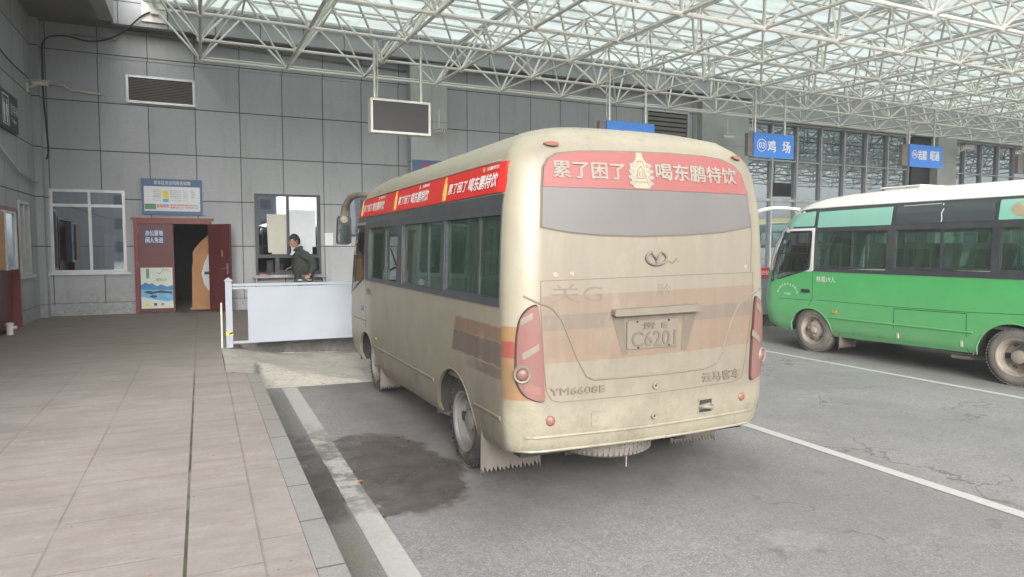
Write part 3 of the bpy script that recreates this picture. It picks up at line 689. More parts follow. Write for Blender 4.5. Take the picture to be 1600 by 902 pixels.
# --- window 3 behind the bus
t = empty('far_window', (0, 0, 0)); tag(t, 'dark window on the grey wall, mostly hidden by the bus mirror', 'window')
f = MB(); frame_rects(f, 3.38, 4.7, 1.9, 2.93, .05, WALL-.03, WALL-.003); f.build('window_frame', 'charc', t); MB().box((3.43, WALL-.02, 1.95), (4.65, WALL-.008, 2.88)).build('pane', 'mirrorglass', t)
# --- notices on the wall
tag(flatpoly('notice_sheet', rect(2.80, 1.67, 3.0, 1.98), WALL, 'paper', None, .008, .006), 'white paper notice on the wall right of the counter window', 'notice')
tag(flatpoly('notice_sheet', rect(3.12, 1.67, 3.44, 1.98), WALL, 'paper', None, .008, .006), 'white paper notice partly behind the bus mirror', 'notice')

# --- main door
t = empty('maroon_door', (0, WALL, PLAT)); tag(t, 'maroon double door standing half open with poster on its left leaf', 'door')
t.location = (0, 0, 0)
f = MB().box((-1.35, WALL-.05, PLAT), (-1.27, WALL+.12, 2.24)).box((.16, WALL-.05, PLAT), (.24, WALL+.12, 2.24)).box((-1.27, WALL-.05, 2.16), (.16, WALL+.12, 2.24)); f.box((-1.40, WALL-.06, 2.24), (.29, WALL+.02, 2.29))
f.build('door_frame', 'doorfr', t)
lfm = MB().box((-1.265, WALL-.02, PLAT+.01), (-.56, WALL+.03, 2.155)); l1 = lfm.build('door_leaf', 'doorred', t)
for z in (.45, 1.2, 1.95): MB().bar((-1.268, WALL-.03, z), (-1.268, WALL-.03, z+.1), .012).build('hinge', 'chrome', l1)
MB().box((-1.24, WALL-.027, 1.30), (-.60, WALL-.0225, 1.305)).build('crease', 'doorfr', l1)
# open leaf swung out towards the viewer
ang = R(-52)
lv = MB().box((0, -.05, PLAT+.01), (.70, 0, 2.155)); l2 = lv.build('door_leaf', 'doorred', t); l2.location = (.20, WALL-.07, 0); l2.rotation_euler = (0, 0, ang)
h = MB().box((.60, -.065, 1.02), (.65, -.052, 1.26)).bar((.62, -.07, 1.15), (.62, -.11, 1.15), .012).bar((.63, -.11, 1.15), (.50, -.11, 1.15), .011); h.build('handle', 'chrome', l2)
MB().box((.43, -.054, 1.42), (.47, -.0515, 1.56)).build('sticker', 'pink', l2)
# door poster (landscape) and sign on left leaf
t = empty('landscape_poster', (0, 0, 0)); tag(t, 'landscape poster with blue hills and lake on the closed door leaf', 'poster')
Y = WALL-.024
flatpoly('poster_sheet', rect(-1.24, .25, -.60, 1.17), Y, 'pbg', t, .003, .002)
flatpoly('mountain', [(-1.24,.78),(-1.15,.84),(-1.08,.80),(-1.02,.82),(-.92,.75),(-.84,.79),(-.72,.74),(-.60,.77),(-.60,.66),(-1.24,.68)], Y, 'mtnblue', t, .005, .0015)
flatpoly('lake', [(-1.24,.679),(-.60,.659),(-.60,.42),(-.75,.40),(-1.0,.46),(-1.24,.52)], Y, 'lake', t, .005, .0015)
flatpoly('island', [(-1.20,.62),(-1.1,.655),(-1.0,.63),(-.85,.66),(-.62,.62),(-.62,.58),(-.9,.60),(-1.05,.57)], Y, 'ink', t, .007, .0015)
flatpoly('island', [(-1.08,.52),(-1.02,.555),(-.93,.54),(-.92,.50),(-1.02,.49)], Y, 'ink', t, .007, .0015)
flatpoly('green_tab', rect(-1.13, .93, -1.07, 1.15), Y, 'pgreen', t, .005, .0015)
text('lettering', '醉美水乡', wallfn(Y), (-.93, .86, -.72, .93), 'pgreen', t, .006)
br = MB()
for a, b, c, d in ((-.80,1.10,-.68,1.14),(-.80,1.10,-.88,1.02),(-.80,1.10,-.78,1.16),(-.86,1.04,-.92,1.06),(-.72,1.12,-.66,1.08)):
    br.bar((a, Y-.006, b), (c, Y-.006, d), .004, 5)
br.build('branch', 'ink', t)
for k, x in enumerate((-1.12,-.96,-.82)): flatpoly('stamp', rect(x-.03, .31, x+.03, .37), Y, ('yelcell','ink','alumd')[k], t, .005, .0015)
t = empty('office_sign', (0, 0, 0)); tag(t, 'small navy sign with white characters on the closed door leaf', 'sign')
flatpoly('sign_plate', rect(-1.16, 1.70, -.73, 2.04), WALL-.024, 'navy', t, .012, .010)
text('lettering', '办公重地', wallfn(WALL-.024), (-1.12, 1.885, -.77, 2.01), 'white', t, .014, .03)
text('lettering', '闲人免进', wallfn(WALL-.024), (-1.12, 1.73, -.77, 1.855), 'white', t, .014, .03)
# podium inside
t = empty('wooden_podium', (0, 0, 0)); tag(t, 'orange wooden podium with white drop panel inside the doorway', 'podium')
Yp = 17.75
MB().prism([(-.22,.2),(.36,.2),(.36,2.02),(.20,1.95),(.02,1.78),(-.13,1.60),(-.18,1.5),(-.18,1.25),(-.20,1.2)], Yp, Yp+.05, 'y').build('side_board', 'wood', t)
MB().prism([(.36,.45),(.20,.52),(.05,.75),(0,1.0),(.06,1.25),(.20,1.55),(.36,1.75)], Yp-.012, Yp-.002, 'y').build('drop_panel', 'paper', t)
MB().box((.06,Yp-.02,.98),(.20,Yp-.013,1.05)).build('slot','black',t)
MB().box((-.26,Yp-.02,PLAT),(.42,Yp+.5,.2)).build('base','wood',t)
MB().box((-.19,Yp+.05,.5),(-.10,Yp+.4,1.2)).build('shelf_box','paper',t)
# info board
t = empty('notice_board', (0, 0, 0)); tag(t, 'blue bordered information board with a printed table above the maroon door', 'notice board')
MB().box((-1.17, WALL-.05, 2.36), (.06, WALL-.03, 3.16)).build('board', 'bluebd', t)
for x in (-1.0, -.1): MB().box((x, WALL-.03, 2.6), (x+.05, WALL, 2.9)).build('bracket', 'alumd', t)
Y = WALL-.05
flatpoly('table_sheet', rect(-1.12, 2.44, .01, 2.99), Y, 'paper', t, .003, .0025)
text('lettering', '发车区安全风险告知牌', wallfn(Y), (-.92, 3.03, -.18, 3.12), 'white', t, .003, .01)
g_ = MB()
for z in (2.955, 2.90, 2.85, 2.80, 2.75, 2.70, 2.65): g_.box((-1.10, Y-.0045, z), (-.02, Y-.0035, z+.006))
for x in (-1.10, -1.04, -.96, -.76, -.62, -.34, -.25, -.17, -.09, -.025): g_.box((x, Y-.0046, 2.65), (x+.006, Y-.0036, 2.955))
g_.build('table_rule', 'alum', t)
tx = MB(); rr = random.Random(5)
for z in (2.91, 2.875, 2.86, 2.825, 2.81, 2.775, 2.76, 2.725, 2.675):
    for x0, x1 in ((-.94,-.78),(-.60,-.36),(-.33,-.27),(-.16,-.10)):
        x = x0
        while x < x1:
            w_ = rr.uniform(.01, .03); tx.box((x, Y-.0048, z), (min(x+w_, x1), Y-.0038, z+.012)); x += w_+.008
tx.build('small_print', 'alumd', t)
flatpoly('yellow_cell', rect(-.75, 2.80, -.63, 2.89), Y, 'yelcell', t, .006, .001); flatpoly('yellow_cell', rect(-.75, 2.72, -.63, 2.795), Y, 'yelcell', t, .006, .001)
flatpoly('blue_cell', rect(-.75, 2.645, -.63, 2.715), Y, 'bluecell', t, .006, .001)
flatpoly('photo', rect(-1.11, 2.48, -.89, 2.60), Y, 'pgreen', t, .006, .001)
text('lettering', '应急电话', wallfn(Y), (-.87, 2.52, -.63, 2.60), 'redink', t, .006, .02)
text('lettering', '客运中心值班室 0851-33510516', wallfn(Y), (-.60, 2.56, -.04, 2.60), 'redink', t, .006, .02)
text('lettering', '报警电话 110   消防电话 119', wallfn(Y), (-.60, 2.50, -.04, 2.54), 'redink', t, .006, .02)

# louvre vents
def vent(x0, x1, z0, z1, label, ns, tilt=0):
    t = empty('louvre_vent', (0, 0, 0)); tag(t, label, 'vent')
    f = MB(); frame_rects(f, x0, x1, z0, z1, .05, WALL-.06, WALL-.004); f.build('vent_frame', 'alum', t)
    MB().box((x0+.05, WALL-.012, z0+.05), (x1-.05, WALL-.005, z1-.05)).build('backing', 'louvd', t)
    s = MB(); n = ns
    for k in range(n):
        z = z0+.06+(z1-z0-.12)*(k+.5)/n; h = (z1-z0-.12)/n*.36
        s.add([(x0+.05, WALL-.05, z-h),(x1-.05, WALL-.05, z-h),(x1-.05, WALL-.015, z+h),(x0+.05, WALL-.015, z+h),
               (x0+.05, WALL-.05, z-h-.006),(x1-.05, WALL-.05, z-h-.006),(x1-.05, WALL-.015, z+h-.006),(x0+.05, WALL-.015, z+h-.006)],
              [(0,1,2,3),(7,6,5,4),(0,4,5,1),(3,2,6,7)])
    s.build('slats', 'louvre', t)
vent(-1.40, -.03, 4.80, 5.40, 'framed louvre vent high on the wall above the door board', 14)
vent(12.35, 13.95, 4.3, 5.80, 'large brown louvre high on the wall behind the second blue sign', 10)
# conduits and cables on wall
def pipe(name, pts, r, m, label, cat): return tag(MB().tube(pts, r, 8).build(name, m, smooth=True), label, cat)
pipe('wall_conduit', [(-2.85,WALL-.05,5.05),(-2.55,WALL-.05,5.04),(-2.45,WALL-.05,4.96),(-1.85,WALL-.05,4.92)], .022, 'conduit', 'white conduit running from the corner camera along the wall', 'conduit')
pipe('wall_conduit', [(-2.4,WALL-.08,6.12),(-1.55,WALL-.08,6.10),(-1.45,WALL-.08,6.28),(4.9,WALL-.08,6.12)], .018, 'greycond', 'thin grey conduit under the soffit at the top of the wall', 'conduit')
pipe('wall_conduit', [(-3.04,13.5,3.5),(-3.04,15.4,3.05),(-3.04,16.9,2.95)], .018, 'conduit', 'white conduit low on the side wall under the washroom sign', 'conduit')
def smoothpath(pts, n=6):
    out = []; P = [Vector(p) for p in pts]; P = [P[0]]+P+[P[-1]]
    for i in range(1, len(P)-2):
        for k in range(n):
            t = k/n; a, b, c, d = P[i-1:i+3]
            out.append(.5*((2*b)+(-a+c)*t+(2*a-5*b+4*c-d)*t*t+(-a+3*b-3*c+d)*t**3))
    return out+[P[-2]]
pipe('black_cable', smoothpath([(-.75,16.7,6.68),(-1.0,16.7,6.55),(-1.45,16.7,6.1),(-1.95,16.8,5.92),(-2.5,16.9,6.0),(-2.82,16.9,5.85),(-2.86,16.9,5.3),(-2.86,16.9,4.6),(-2.83,16.9,4.0),(-2.82,16.9,3.6),(-2.86,16.9,3.45)]), .018, 'cable', 'black cable looping from the roof frame down the left corner', 'cable')
pipe('black_cable', smoothpath([(-3.05,13.6,5.15),(-3.05,14.9,5.0),(-3.0,16.3,4.95)]), .012, 'cable', 'thin black cable across the side wall to the corner camera', 'cable')

def cctv(loc, rz, label, arm='wall', s=1.):
    t = empty('security_camera', loc, rz); tag(t, label, 'camera')
    MB().lathe([(-.13*s,.0),(-.13*s,.045*s),(.10*s,.05*s),(.13*s,.052*s),(.13*s,.04*s),(.12*s,.0)], (0,0,0), 'x', 14).build('housing', 'sframe', t, True, sharp=40)
    MB().lathe([(.121*s,.0),(.124*s,.036*s),(.126*s,.0)], (0,0,0), 'x', 12).build('lens', 'black', t)
    MB().box((-.15*s, -.06*s, .045*s), (.19*s, .06*s, .058*s)).build('sun_shield', 'sframe', t)
    b = MB()
    if arm == 'wall': b.bar((-.05*s, 0, -.04*s), (-.24*s, 0, -.10*s), .016*s).box((-.26*s, -.06*s, -.18*s), (-.235*s, .06*s, 0))
    else: b.bar((-.03*s, 0, .05*s), (-.03*s, 0, .55), .016*s)
    b.build('bracket', 'sframe', t); return t
cctv((-2.86, 16.6, 4.93), R(-12), 'white security camera on the side wall in the left corner')
cctv((5.62, 16.7, 4.58), R(-60), 'security camera hung beside the dark screen on the pale pier', 'top')
cctv((15.0, 16.6, 5.05), R(-20), 'security camera hanging on a rod left of the third blue sign', 'top', 1.3)
cctv((26.4, 16.4, 5.35), R(-20), 'security camera on the far pale pier right of the fourth blue sign', 'wall', 1.5)
# blue poster on the pier
t = empty('pier_poster', (0, 0, 0)); tag(t, 'blue poster with red heading on the pale pier above the bus roof', 'poster')
flatpoly('poster_sheet', rect(4.96, 2.6, 5.86, 3.86), 16.95, 'bluebd', t, .02, .018)
text('lettering', '温馨提示', wallfn(16.95), (5.2, 3.62, 5.65, 3.76), 'redink', t, .023, .03)
text('lettering', '请从安全出口有序下车进站', wallfn(16.95), (5.02, 3.50, 5.8, 3.58), 'white', t, .023)
flatpoly('print_panel', rect(5.05, 2.7, 5.78, 3.44), 16.95, 'bluecell', t, .023, .002)

# ---------------------------------------------------------- left wall items
def sidefn(X): return lambda u, v, d: (X+d, u, v)      # text reads with +Y to the right when seen from +X
t = empty('washroom_sign', (0, 0, 0)); tag(t, 'dark teal washroom sign with figure symbols on the side wall', 'sign')
MB().box((-3.095, 13.2, 3.72), (-3.02, 15.42, 4.36)).build('sign_board', 'darkteal', t)
t['label'] = 'dark teal washroom sign with figure symbols on the side wall'
fr_ = MB(); X = -3.017
for a, b, c, d in ((14.30,3.77,14.32,4.29),(14.70,3.77,14.72,4.29),(14.32,3.77,14.70,3.79),(14.32,4.27,14.70,4.29)): fr_.box((X, a, b), (X+.004, c, d))
fr_.build('symbol_frame', 'white', t)
for c in (14.42, 14.60):
    MB().box((X, c-.05, 3.94), (X+.004, c+.05, 4.13)).box((X, c-.035, 3.81), (X+.004, c-.01, 3.94)).box((X, c+.01, 3.81), (X+.004, c+.035, 3.94)).lathe([(0,.028),(.004,.028)], (X, c, 4.18), 'x', 12).build('figure', 'white', t)
text('lettering', '洗手间', sidefn(-3.02), (14.86, 4.01, 15.38, 4.19), 'white', t, .004)
text('lettering', 'Toilet', sidefn(-3.02), (14.90, 3.87, 15.26, 3.95), 'white', t, .004)
t = empty('side_door', (0, 0, 0)); tag(t, 'plain maroon door in the side wall at the left edge', 'door')
MB().box((-3.28, 13.26, PLAT), (-3.2, 15.25, 2.29)).build('door_leaf', 'doorred', t)
MB().box((-3.34, 13.2, PLAT), (-3.07, 13.26, 2.35)).box((-3.34, 15.25, PLAT), (-3.07, 15.32, 2.35)).box((-3.34, 13.26, 2.29), (-3.07, 15.25, 2.35)).build('door_frame', 'doorfr', t)
t = empty('side_window', (0, 0, 0)); tag(t, 'tall narrow aluminium window in the side wall near the corner', 'window')
f = MB()
for a, b, c, d in ((15.47,1.09,15.53,2.52),(16.29,1.09,16.35,2.52),(15.53,1.09,16.29,1.15),(15.53,2.46,16.29,2.52),(15.88,1.15,15.93,2.46)): f.box((-3.25, a, b), (-3.08, c, d))
f.build('window_frame', 'alum', t); MB().box((-3.2, 15.53, 1.15), (-3.19, 15.88, 2.46)).build('pane', 'mirrorglass', t); MB().box((-3.2, 15.93, 1.15), (-3.19, 16.29, 2.46)).build('pane', 'mirrorglass', t)
MB().box((-3.28, 15.4, 1.04), (-3.03, 16.42, 1.087)).build('sill', 'alum', t)
t = empty('display_case', (0, 0, 0)); tag(t, 'glazed notice case with a wooden side hung beside the side door', 'display case')
MB().box((-3.06, 13.1, 1.28), (-2.94, 13.70, 2.22)).build('case_body', 'wood', t)
f = MB()
for a, b, c, d in ((13.74,1.25,13.79,2.25),(14.45,1.25,14.5,2.25),(13.79,1.25,14.45,1.29),(13.79,2.21,14.45,2.25)): f.box((-3.06, a, b), (-2.93, c, d))
f.build('case_frame', 'alum', t); MB().box((-2.97, 13.79, 1.29), (-2.96, 14.45, 2.21)).build('case_glass', 'mirrorglass', t)
MB().box((-3.06, 13.80, 1.3), (-2.99, 14.44, 2.2)).build('case_back', 'cream', t)
t = empty('fire_hydrant_stub', (-2.98, 13.95, PLAT)); tag(t, 'small white pipe stub on the floor by the side door', 'pipe')
MB().lathe([(0,.05),(.16,.05),(.17,.06),(.2,.06),(.21,.03)], (0,0,0), 'z', 14).build('pipe', 'conduit', t, True, sharp=40)
MB().bar((0,0,.12),(.1,0,.12),.03,10).build('spout', 'conduit', t)

# ---------------------------------------------------------- curtain walls
def curtain(x0, x1, n, label, door=None):
    t = empty('glass_front', (x0, WALL, PLAT)); tag(t, label, 'glass front')
    w_ = (x1-x0)/n; H = 5.76-PLAT; rows = [0, 2.95, 3.1-.02, H]; Yo = .08
    pane0 = MB().box((.03, .02, 0), (w_-.03, .04, 1)).build('pane', 'mirrorglass', t); first = True
    mul0 = MB().box((-.035, -.08, 0), (.035, .05, H)).build('mullion', 'alum', t)
    for i in range(n+1):
        o = mul0 if i == 0 else mul0.copy()
        if i: C.objects.link(o)
        o.location = (i*w_, 0, 0)
    for i in range(n):
        for (z0, z1) in ((.10, 1.15), (1.15, 3.0), (3.10, 4.35), (4.40, H-.05)):
            o = pane0 if first else pane0.copy()
            if not first: C.objects.link(o)
            first = False; o.location = (i*w_, random.uniform(-.002, .002), z0); o.scale = (1, 1, z1-z0); o.rotation_euler = (random.uniform(-.0022, .0022), 0, random.uniform(-.003, .003))
    for z, h in ((0, .1), (3.0, .1), (4.35, .05), (H-.05, .05)):
        MB().box((.036, -.05, z), (n*w_-.036, .015, z+h)).build('transom', 'alum', t)
    MB().box((0, .08, 0), (n*w_, .12, H)).build('backing_wall', 'darkroom', t)
    return t
curtain(16.3, 24.25, 7, 'tall mirror glass front between the broad pier and the far pier')
curtain(26.5, 45.0, 17, 'tall mirror glass front right of the far pale pier')

# ================================================================== canopy: space frame
SX, SY = 1.715, 1.765; X0, Y0 = .09, 15.85; NX, NY = 23, 7
def zl(y): return 5.54-(15.85-y)*.0355
low = {(i, j): Vector((X0+i*SX, Y0-j*SY, zl(Y0-j*SY))) for i in range(NX) for j in range(NY)}
upp = {}
for i in range(NX+1):
    for j in range(NY+1):
        y = Y0+SY/2-j*SY; upp[(i, j)] = Vector((X0-SX/2+i*SX, min(y, 16.72), zl(y)+1.17))
sf = empty('space_frame_canopy', (0, 0, 0)); tag(sf, 'white tubular steel space frame carrying the glass roof over the bays', 'roof truss')
rods = []
for (i, j), p in low.items():
    if (i+1, j) in low: rods.append((p, low[(i+1, j)], .030 if j != 4 else .040))
    if (i, j+1) in low: rods.append((p, low[(i, j+1)], .030))
    for a, b in ((i, j), (i+1, j), (i, j+1), (i+1, j+1)): rods.append((p, upp[(a, b)], .024))
for (i, j), p in upp.items():
    if (i+1, j) in upp: rods.append((p, upp[(i+1, j)], .022))
    if (i, j+1) in upp: rods.append((p, upp[(i, j+1)], .022))
# second thin tie below the wall-side chord
for i in range(NX-1): rods.append((low[(i, 0)]+Vector((0, .18, .10)), low[(i+1, 0)]+Vector((0, .18, .10)), .022))
cv = cam.location; fwd = Vector((math.sin(R(24.6)), math.cos(R(24.6)), 0))
def score(r):
    m = (r[0]+r[1])/2-cv; f_ = m.dot(fwd)
    if f_ < 1: return 1e9
    xx = (m-fwd*f_).x/f_; up = m.z/f_
    return m.length+(50 if up > .52 or abs(m.cross(fwd).z/f_) > .8 else 0)
rods.sort(key=score)
for p, q, r in rods[:100]: MB().bar(p, q, r, 10).build('truss_rod', 'steel', sf, True, sharp=40)
rest = MB()
for p, q, r in rods[100:]: rest.bar(p, q, r, 7, cap=False)
tag(rest.build('truss_rod', 'steel', sf, True, fix=False), kind='stuff')
def ball(mb, c, r, n=10):
    prof = [(r*math.sin(a), max(.001, r*math.cos(a))) for a in [R(-90+180*k/7) for k in range(8)]]; mb.lathe(prof, c, 'z', n)
nodes = [(p, .066) for p in low.values()]+[(p, .05) for p in upp.values()]
nodes.sort(key=lambda n: score((n[0], n[0])))
for p, r in nodes[:90]:
    b = MB(); ball(b, p, r, 12); b.build('ball_joint', 'steel', sf, True)
rest = MB()
for p, r in nodes[90:]: ball(rest, p, r, 7)
tag(rest.build('ball_joint', 'steel', sf, True), kind='stuff')
# support plate on the fascia
MB().box((-1.02, 16.74, 6.45), (-.55, 16.795, 6.85)).build('bearing_plate', 'sframe', sf)
MB().box((-.85, 16.62, 6.6), (-.70, 16.74, 6.80)).build('bearing_bracket', 'steel', sf)
# glass roof
gr = empty('glass_roof', (0, 0, 0)); tag(gr, 'pale translucent glazed roof lying above the white space frame', 'glass roof')
def zg(y): return 6.93-(16.8-y)*.0355
ys = [16.94, 4.1]; xs = [-1.0, X0+(NX)*SX]
MB().add([(xs[0],ys[0],zg(ys[0])),(xs[1],ys[0],zg(ys[0])),(xs[1],ys[1],zg(ys[1])),(xs[0],ys[1],zg(ys[1])),
          (xs[0],ys[0],zg(ys[0])+.02),(xs[1],ys[0],zg(ys[0])+.02),(xs[1],ys[1],zg(ys[1])+.02),(xs[0],ys[1],zg(ys[1])+.02)],
         [(0,1,2,3)]).build('roof_glazing', 'roofglass', gr, fix=False)
y = 16.7
while y > 4.1:
    MB().box((xs[0], y-.016, zg(y)-.05), (xs[1], y+.016, zg(y)-.006)).build('purlin', 'purlin', gr); y -= .8825
for i in range(0, NX+1, 2):
    x = X0-SX/2+i*SX
    if i % 1 == 0:
        m_ = MB(); m_.add([(x-.03,16.77,zg(16.77)-.075),(x+.03,16.77,zg(16.77)-.075),(x+.03,4.12,zg(4.12)-.075),(x-.03,4.12,zg(4.12)-.075),
               (x-.03,16.77,zg(16.77)-.14),(x+.03,16.77,zg(16.77)-.14),(x+.03,4.12,zg(4.12)-.14),(x-.03,4.12,zg(4.12)-.14)],
              [(0,1,2,3),(7,6,5,4),(0,4,5,1),(1,5,6,2),(2,6,7,3),(3,7,4,0)]); m_.build('rafter', 'purlin', gr)

# ================================================================== hanging signs
def hang(x0, x1, z0, z1, Y, poles, name, label, cat, group=None):
    t = empty(name, (0, 0, 0)); tag(t, label, cat, group)
    zt = zl(Y)-.02
    for px_ in poles: MB().bar((px_, Y+.05, z1-.02), (px_, Y+.05, zt), .026, 8).build('hanger_rod', 'pole', t, True, sharp=40)
    return t
YS = 12.32
t = hang(2.83, 3.95, 3.68, 4.31, YS, (2.93, 3.80), 'hanging_screen', 'dark screen in an ivory frame hanging from the truss above the barrier', 'screen')
f = MB(); frame_rects(f, 2.83, 3.95, 3.70, 4.31, .04, YS-.06, YS+.14); f.build('screen_frame', 'sframe', t)
MB().box((2.87, YS-.035, 3.74), (3.91, YS+.12, 4.27)).build('screen_panel', 'screen', t)
MB().tube(smoothpath([(2.98,YS+.1,4.3),(3.0,YS+.1,4.8),(2.99,YS+.1,5.2),(3.05,YS+.1,5.37),(3.4,YS+.1,5.42),(3.9,YS+.1,5.42)]), .014, 6).build('cable_loop', 'pole', t, True)
def blue_sign(x0, x1, num, txt, label, poles, boxes, z0=3.74, z1=4.34, dx=.16):
    t = hang(x0, x1, z0, z1, YS, poles, 'bay_sign', label, 'sign', 'blue bay signs hanging from the truss')
    MB().box((x0, YS-.01, z0), (x1, YS+.02, z1)).build('sign_face', 'blue', t)
    MB().box((x0-dx, YS+.021, z0+.02), (x1-.05, YS+.12, z1-.02)).build('sign_box', 'louvre', t)
    MB().tube(smoothpath([(poles[0]-.05,YS+.08,z1),(poles[0]-.05,YS+.08,5.1),(poles[0],YS+.08,5.32),(poles[0]+.3,YS+.08,5.42)]), .013, 6).build('cable_loop', 'pole', t, True)
    fn = wallfn(YS-.01)
    if num:
        cx, cz, r = boxes[0]
        ring = MB(); n = 28
        v = [(cx+r*math.cos(2*math.pi*k/n), YS-.014, cz+r*math.sin(2*math.pi*k/n)) for k in range(n)]+[(cx+(r-.016)*math.cos(2*math.pi*k/n), YS-.014, cz+(r-.016)*math.sin(2*math.pi*k/n)) for k in range(n)]
        ring.add(v, [(k, (k+1)%n, n+(k+1)%n, n+k) for k in range(n)]); ring.build('number_ring', 'white', t, fix=False)
        text('bay_number', num, fn, (cx-r*.62, cz-r*.45, cx+r*.62, cz+r*.45), 'white', t, .004, .03)
    for s, b in zip(txt, boxes[1:]): text('lettering', s, fn, b, 'white', t, .004, .035)
    return t
blue_sign(7.83, 9.05, '', [], 'blue hanging sign showing only its top edge above the white bus roof', (7.93, 8.85), [], 3.7, 4.30)
blue_sign(11.90, 13.17, '03', ['鸡', '场'], 'blue hanging sign reading 03 with two characters', (11.98, 12.92), [(12.14, 4.04, .15), (12.33, 3.90, 12.58, 4.17), (12.80, 3.90, 13.05, 4.17)], 3.76, 4.33)
blue_sign(17.40, 18.75, '04', ['岩腊', '昭通'], 'blue hanging sign reading 04 with four characters', (17.44, 18.47), [(17.60, 4.13, .11), (17.74, 4.0, 18.10, 4.25), (18.25, 4.0, 18.62, 4.25)], 3.80, 4.40, .25)
blue_sign(22.62, 24.0, '05', ['普定'], 'blue hanging sign cut by the right edge of the view', (22.68, 23.7), [(22.82, 4.13, .11), (22.98, 4.0, 23.7, 4.25)], 3.82, 4.42, .3)

# ================================================================== barriers
def barrier(x0, x1, label, y=10.85, zb=PLAT, panels=None, post2=True):
    t = empty('barrier', (x0, y, zb)); tag(t, label, 'barrier', 'white panel barriers along the platform edge')
    L = x1-x0
    p0 = MB().box((-.045, -.045, 0), (.045, .045, .985)).box((-.058, -.058, .985), (.058, .058, 1.0))
    p0.add([(-.058,-.058,1.0),(.058,-.058,1.0),(.058,.058,1.0),(-.058,.058,1.0),(0,0,1.045)], [(0,1,4),(1,2,4),(2,3,4),(3,0,4)])
    p0 = p0.build('post', 'barr', t)
    tp = MB().box((-.048, -.048, .19), (.048, .048, .235)).build('hazard_tape', 'yelcell', p0)
    MB().add([(-.01,-.0495,.19),(.048,-.0495,.21),(.048,-.0495,.235),(.0,-.0495,.225)], [(0,1,2,3)]).build('tape_mark', 'black', tp, fix=False)
    if post2:
        p1 = copy_tree(p0, t); p1.location = (L, 0, 0)
    MB().box((.045, -.02, .91), (L-.045, .02, .945)).box((.045, -.018, .865), (L-.045, .018, .895)).build('top_rail', 'barr', t)
    MB().box((.045, -.02, .055), (L-.045, .02, .09)).build('bottom_rail', 'barr', t)
    for a, b in (panels or [(.26, L-.1)]): MB().box((a, -.012, .09), (b, .012, .865)).build('panel', 'barr', t)
    return t
barrier(.355, 3.9, 'white panel barrier between the platform corner and the bus front', panels=[(.26, 3.4)])
b2 = barrier(5.4, 11.6, 'white panel barrier between the two buses with a red notice on top')
t = empty('barrier_notice', (0, 0, 0)); tag(t, 'small red notice fixed to the top of the barrier between the buses', 'sign')
MB().box((10.2, 10.80, .985), (11.1, 10.815, 1.20)).build('notice_plate', 'red_label', t)
text('lettering', '安全进站', wallfn(10.80), (10.45, 1.05, 10.95, 1.14), 'white', t, .003)
tag(MB().bar((.25, 10.82, PLAT), (.25, 10.82, .82), .014, 8).build('thin_stake', 'conduit'), 'thin pale upright stake just left of the first barrier post', 'stake')

# ================================================================== buses
ZS = [.30,.36,.42,.6,.9,1.4,1.8,2.05,2.2,2.33,2.43,2.51,2.58,2.635,2.675]
HW = [1.045,1.07,1.095,1.12,1.125,1.125,1.115,1.105,1.085,1.065,1.025,.955,.845,.665,.40]
YR = [.10,.06,.02,-.01,0,0,.01,.03,.05,.07,.10,.15,.22,.38,.65]
YF = [5.25,5.35,5.42,5.5,5.5,5.42,5.3,5.15,5.05,4.93,4.83,4.68,4.48,4.15,3.7]
RX, RY, FX, FY, BOW, FBOW = .22, .17, .5, .4, .09, .14
def prof(z): return [float(np.interp(z, ZS, a)) for a in (HW, YR, YF)]
def side_x(y, z):
    hw, yr, yf = prof(z); x = hw
    if y > yf-FY: t = min(1, (y-(yf-FY))/FY); x = hw-FX*(1-math.sqrt(1-t*t))
    if y < yr+RY: t = min(1, (yr+RY-y)/RY); x = hw-RX*(1-math.sqrt(1-t*t))
    return x
def rear_y(x, z):
    hw, yr, yf = prof(z); a = min(abs(x), hw-1e-4); y = yr-BOW*(1-(a/hw)**2)
    if a > hw-RX: t = (a-(hw-RX))/RX; y += RY*(1-math.sqrt(max(0, 1-t*t)))
    return y
def front_y(x, z):
    hw, yr, yf = prof(z); a = min(abs(x), hw-1e-4); y = yf+FBOW*(1-(a/hw)**2)
    if a > hw-FX: t = (a-(hw-FX))/FX; y -= FY*(1-math.sqrt(max(0, 1-t*t)))
    return y
def ring(z, inset=0.):
    hw, yr, yf = prof(z); rx, fx = min(RX, hw*.6), min(FX, hw*.6); pts = []
    xs = [hw-rx-k*(2*(hw-rx))/12 for k in range(13)]
    q = 9
    # start right rear corner going along the right side to the front, across, back down the left side, and across the rear
    for k in range(1, q): t = math.pi/2*k/q; x = hw-rx+rx*math.sin(t); pts.append((x, rear_y(x, z) if rx == RX else yr+RY*(1-math.cos(t))-BOW*(1-(x/hw)**2)))
    ya, yb = yr+RY, yf-FY
    for k in range(17): pts.append((hw, ya+(yb-ya)*k/16))
    for k in range(1, q+3): t = math.pi/2*k/(q+3); x = hw-fx+fx*math.cos(t); pts.append((x, yf-FY+FY*math.sin(t)+FBOW*(1-(x/hw)**2)))
    n = 8
    for k in range(n+1): x = (hw-fx)-2*(hw-fx)*k/n; pts.append((x, yf+FBOW*(1-(x/hw)**2)))
    m = [(-x, y) for x, y in pts[:q-1+17+q+2]][::-1]
    pts = pts[:q-1+17+q+2+n+1]+m
    n = 12
    for k in range(n+1): x = -(hw-rx)+2*(hw-rx)*k/n; pts.append((x, yr-BOW*(1-(x/hw)**2)))
    return [(x, y, z) for x, y in pts]
LEFT = lambda u, v, d: (-side_x(u, v)-d, u, v)                 # u = y
LEFTT = lambda u, v, d: (-side_x(-u, v)-d, -u, v)              # u = -y, for lettering
RIGHT = lambda u, v, d: (side_x(u, v)+d, u, v)
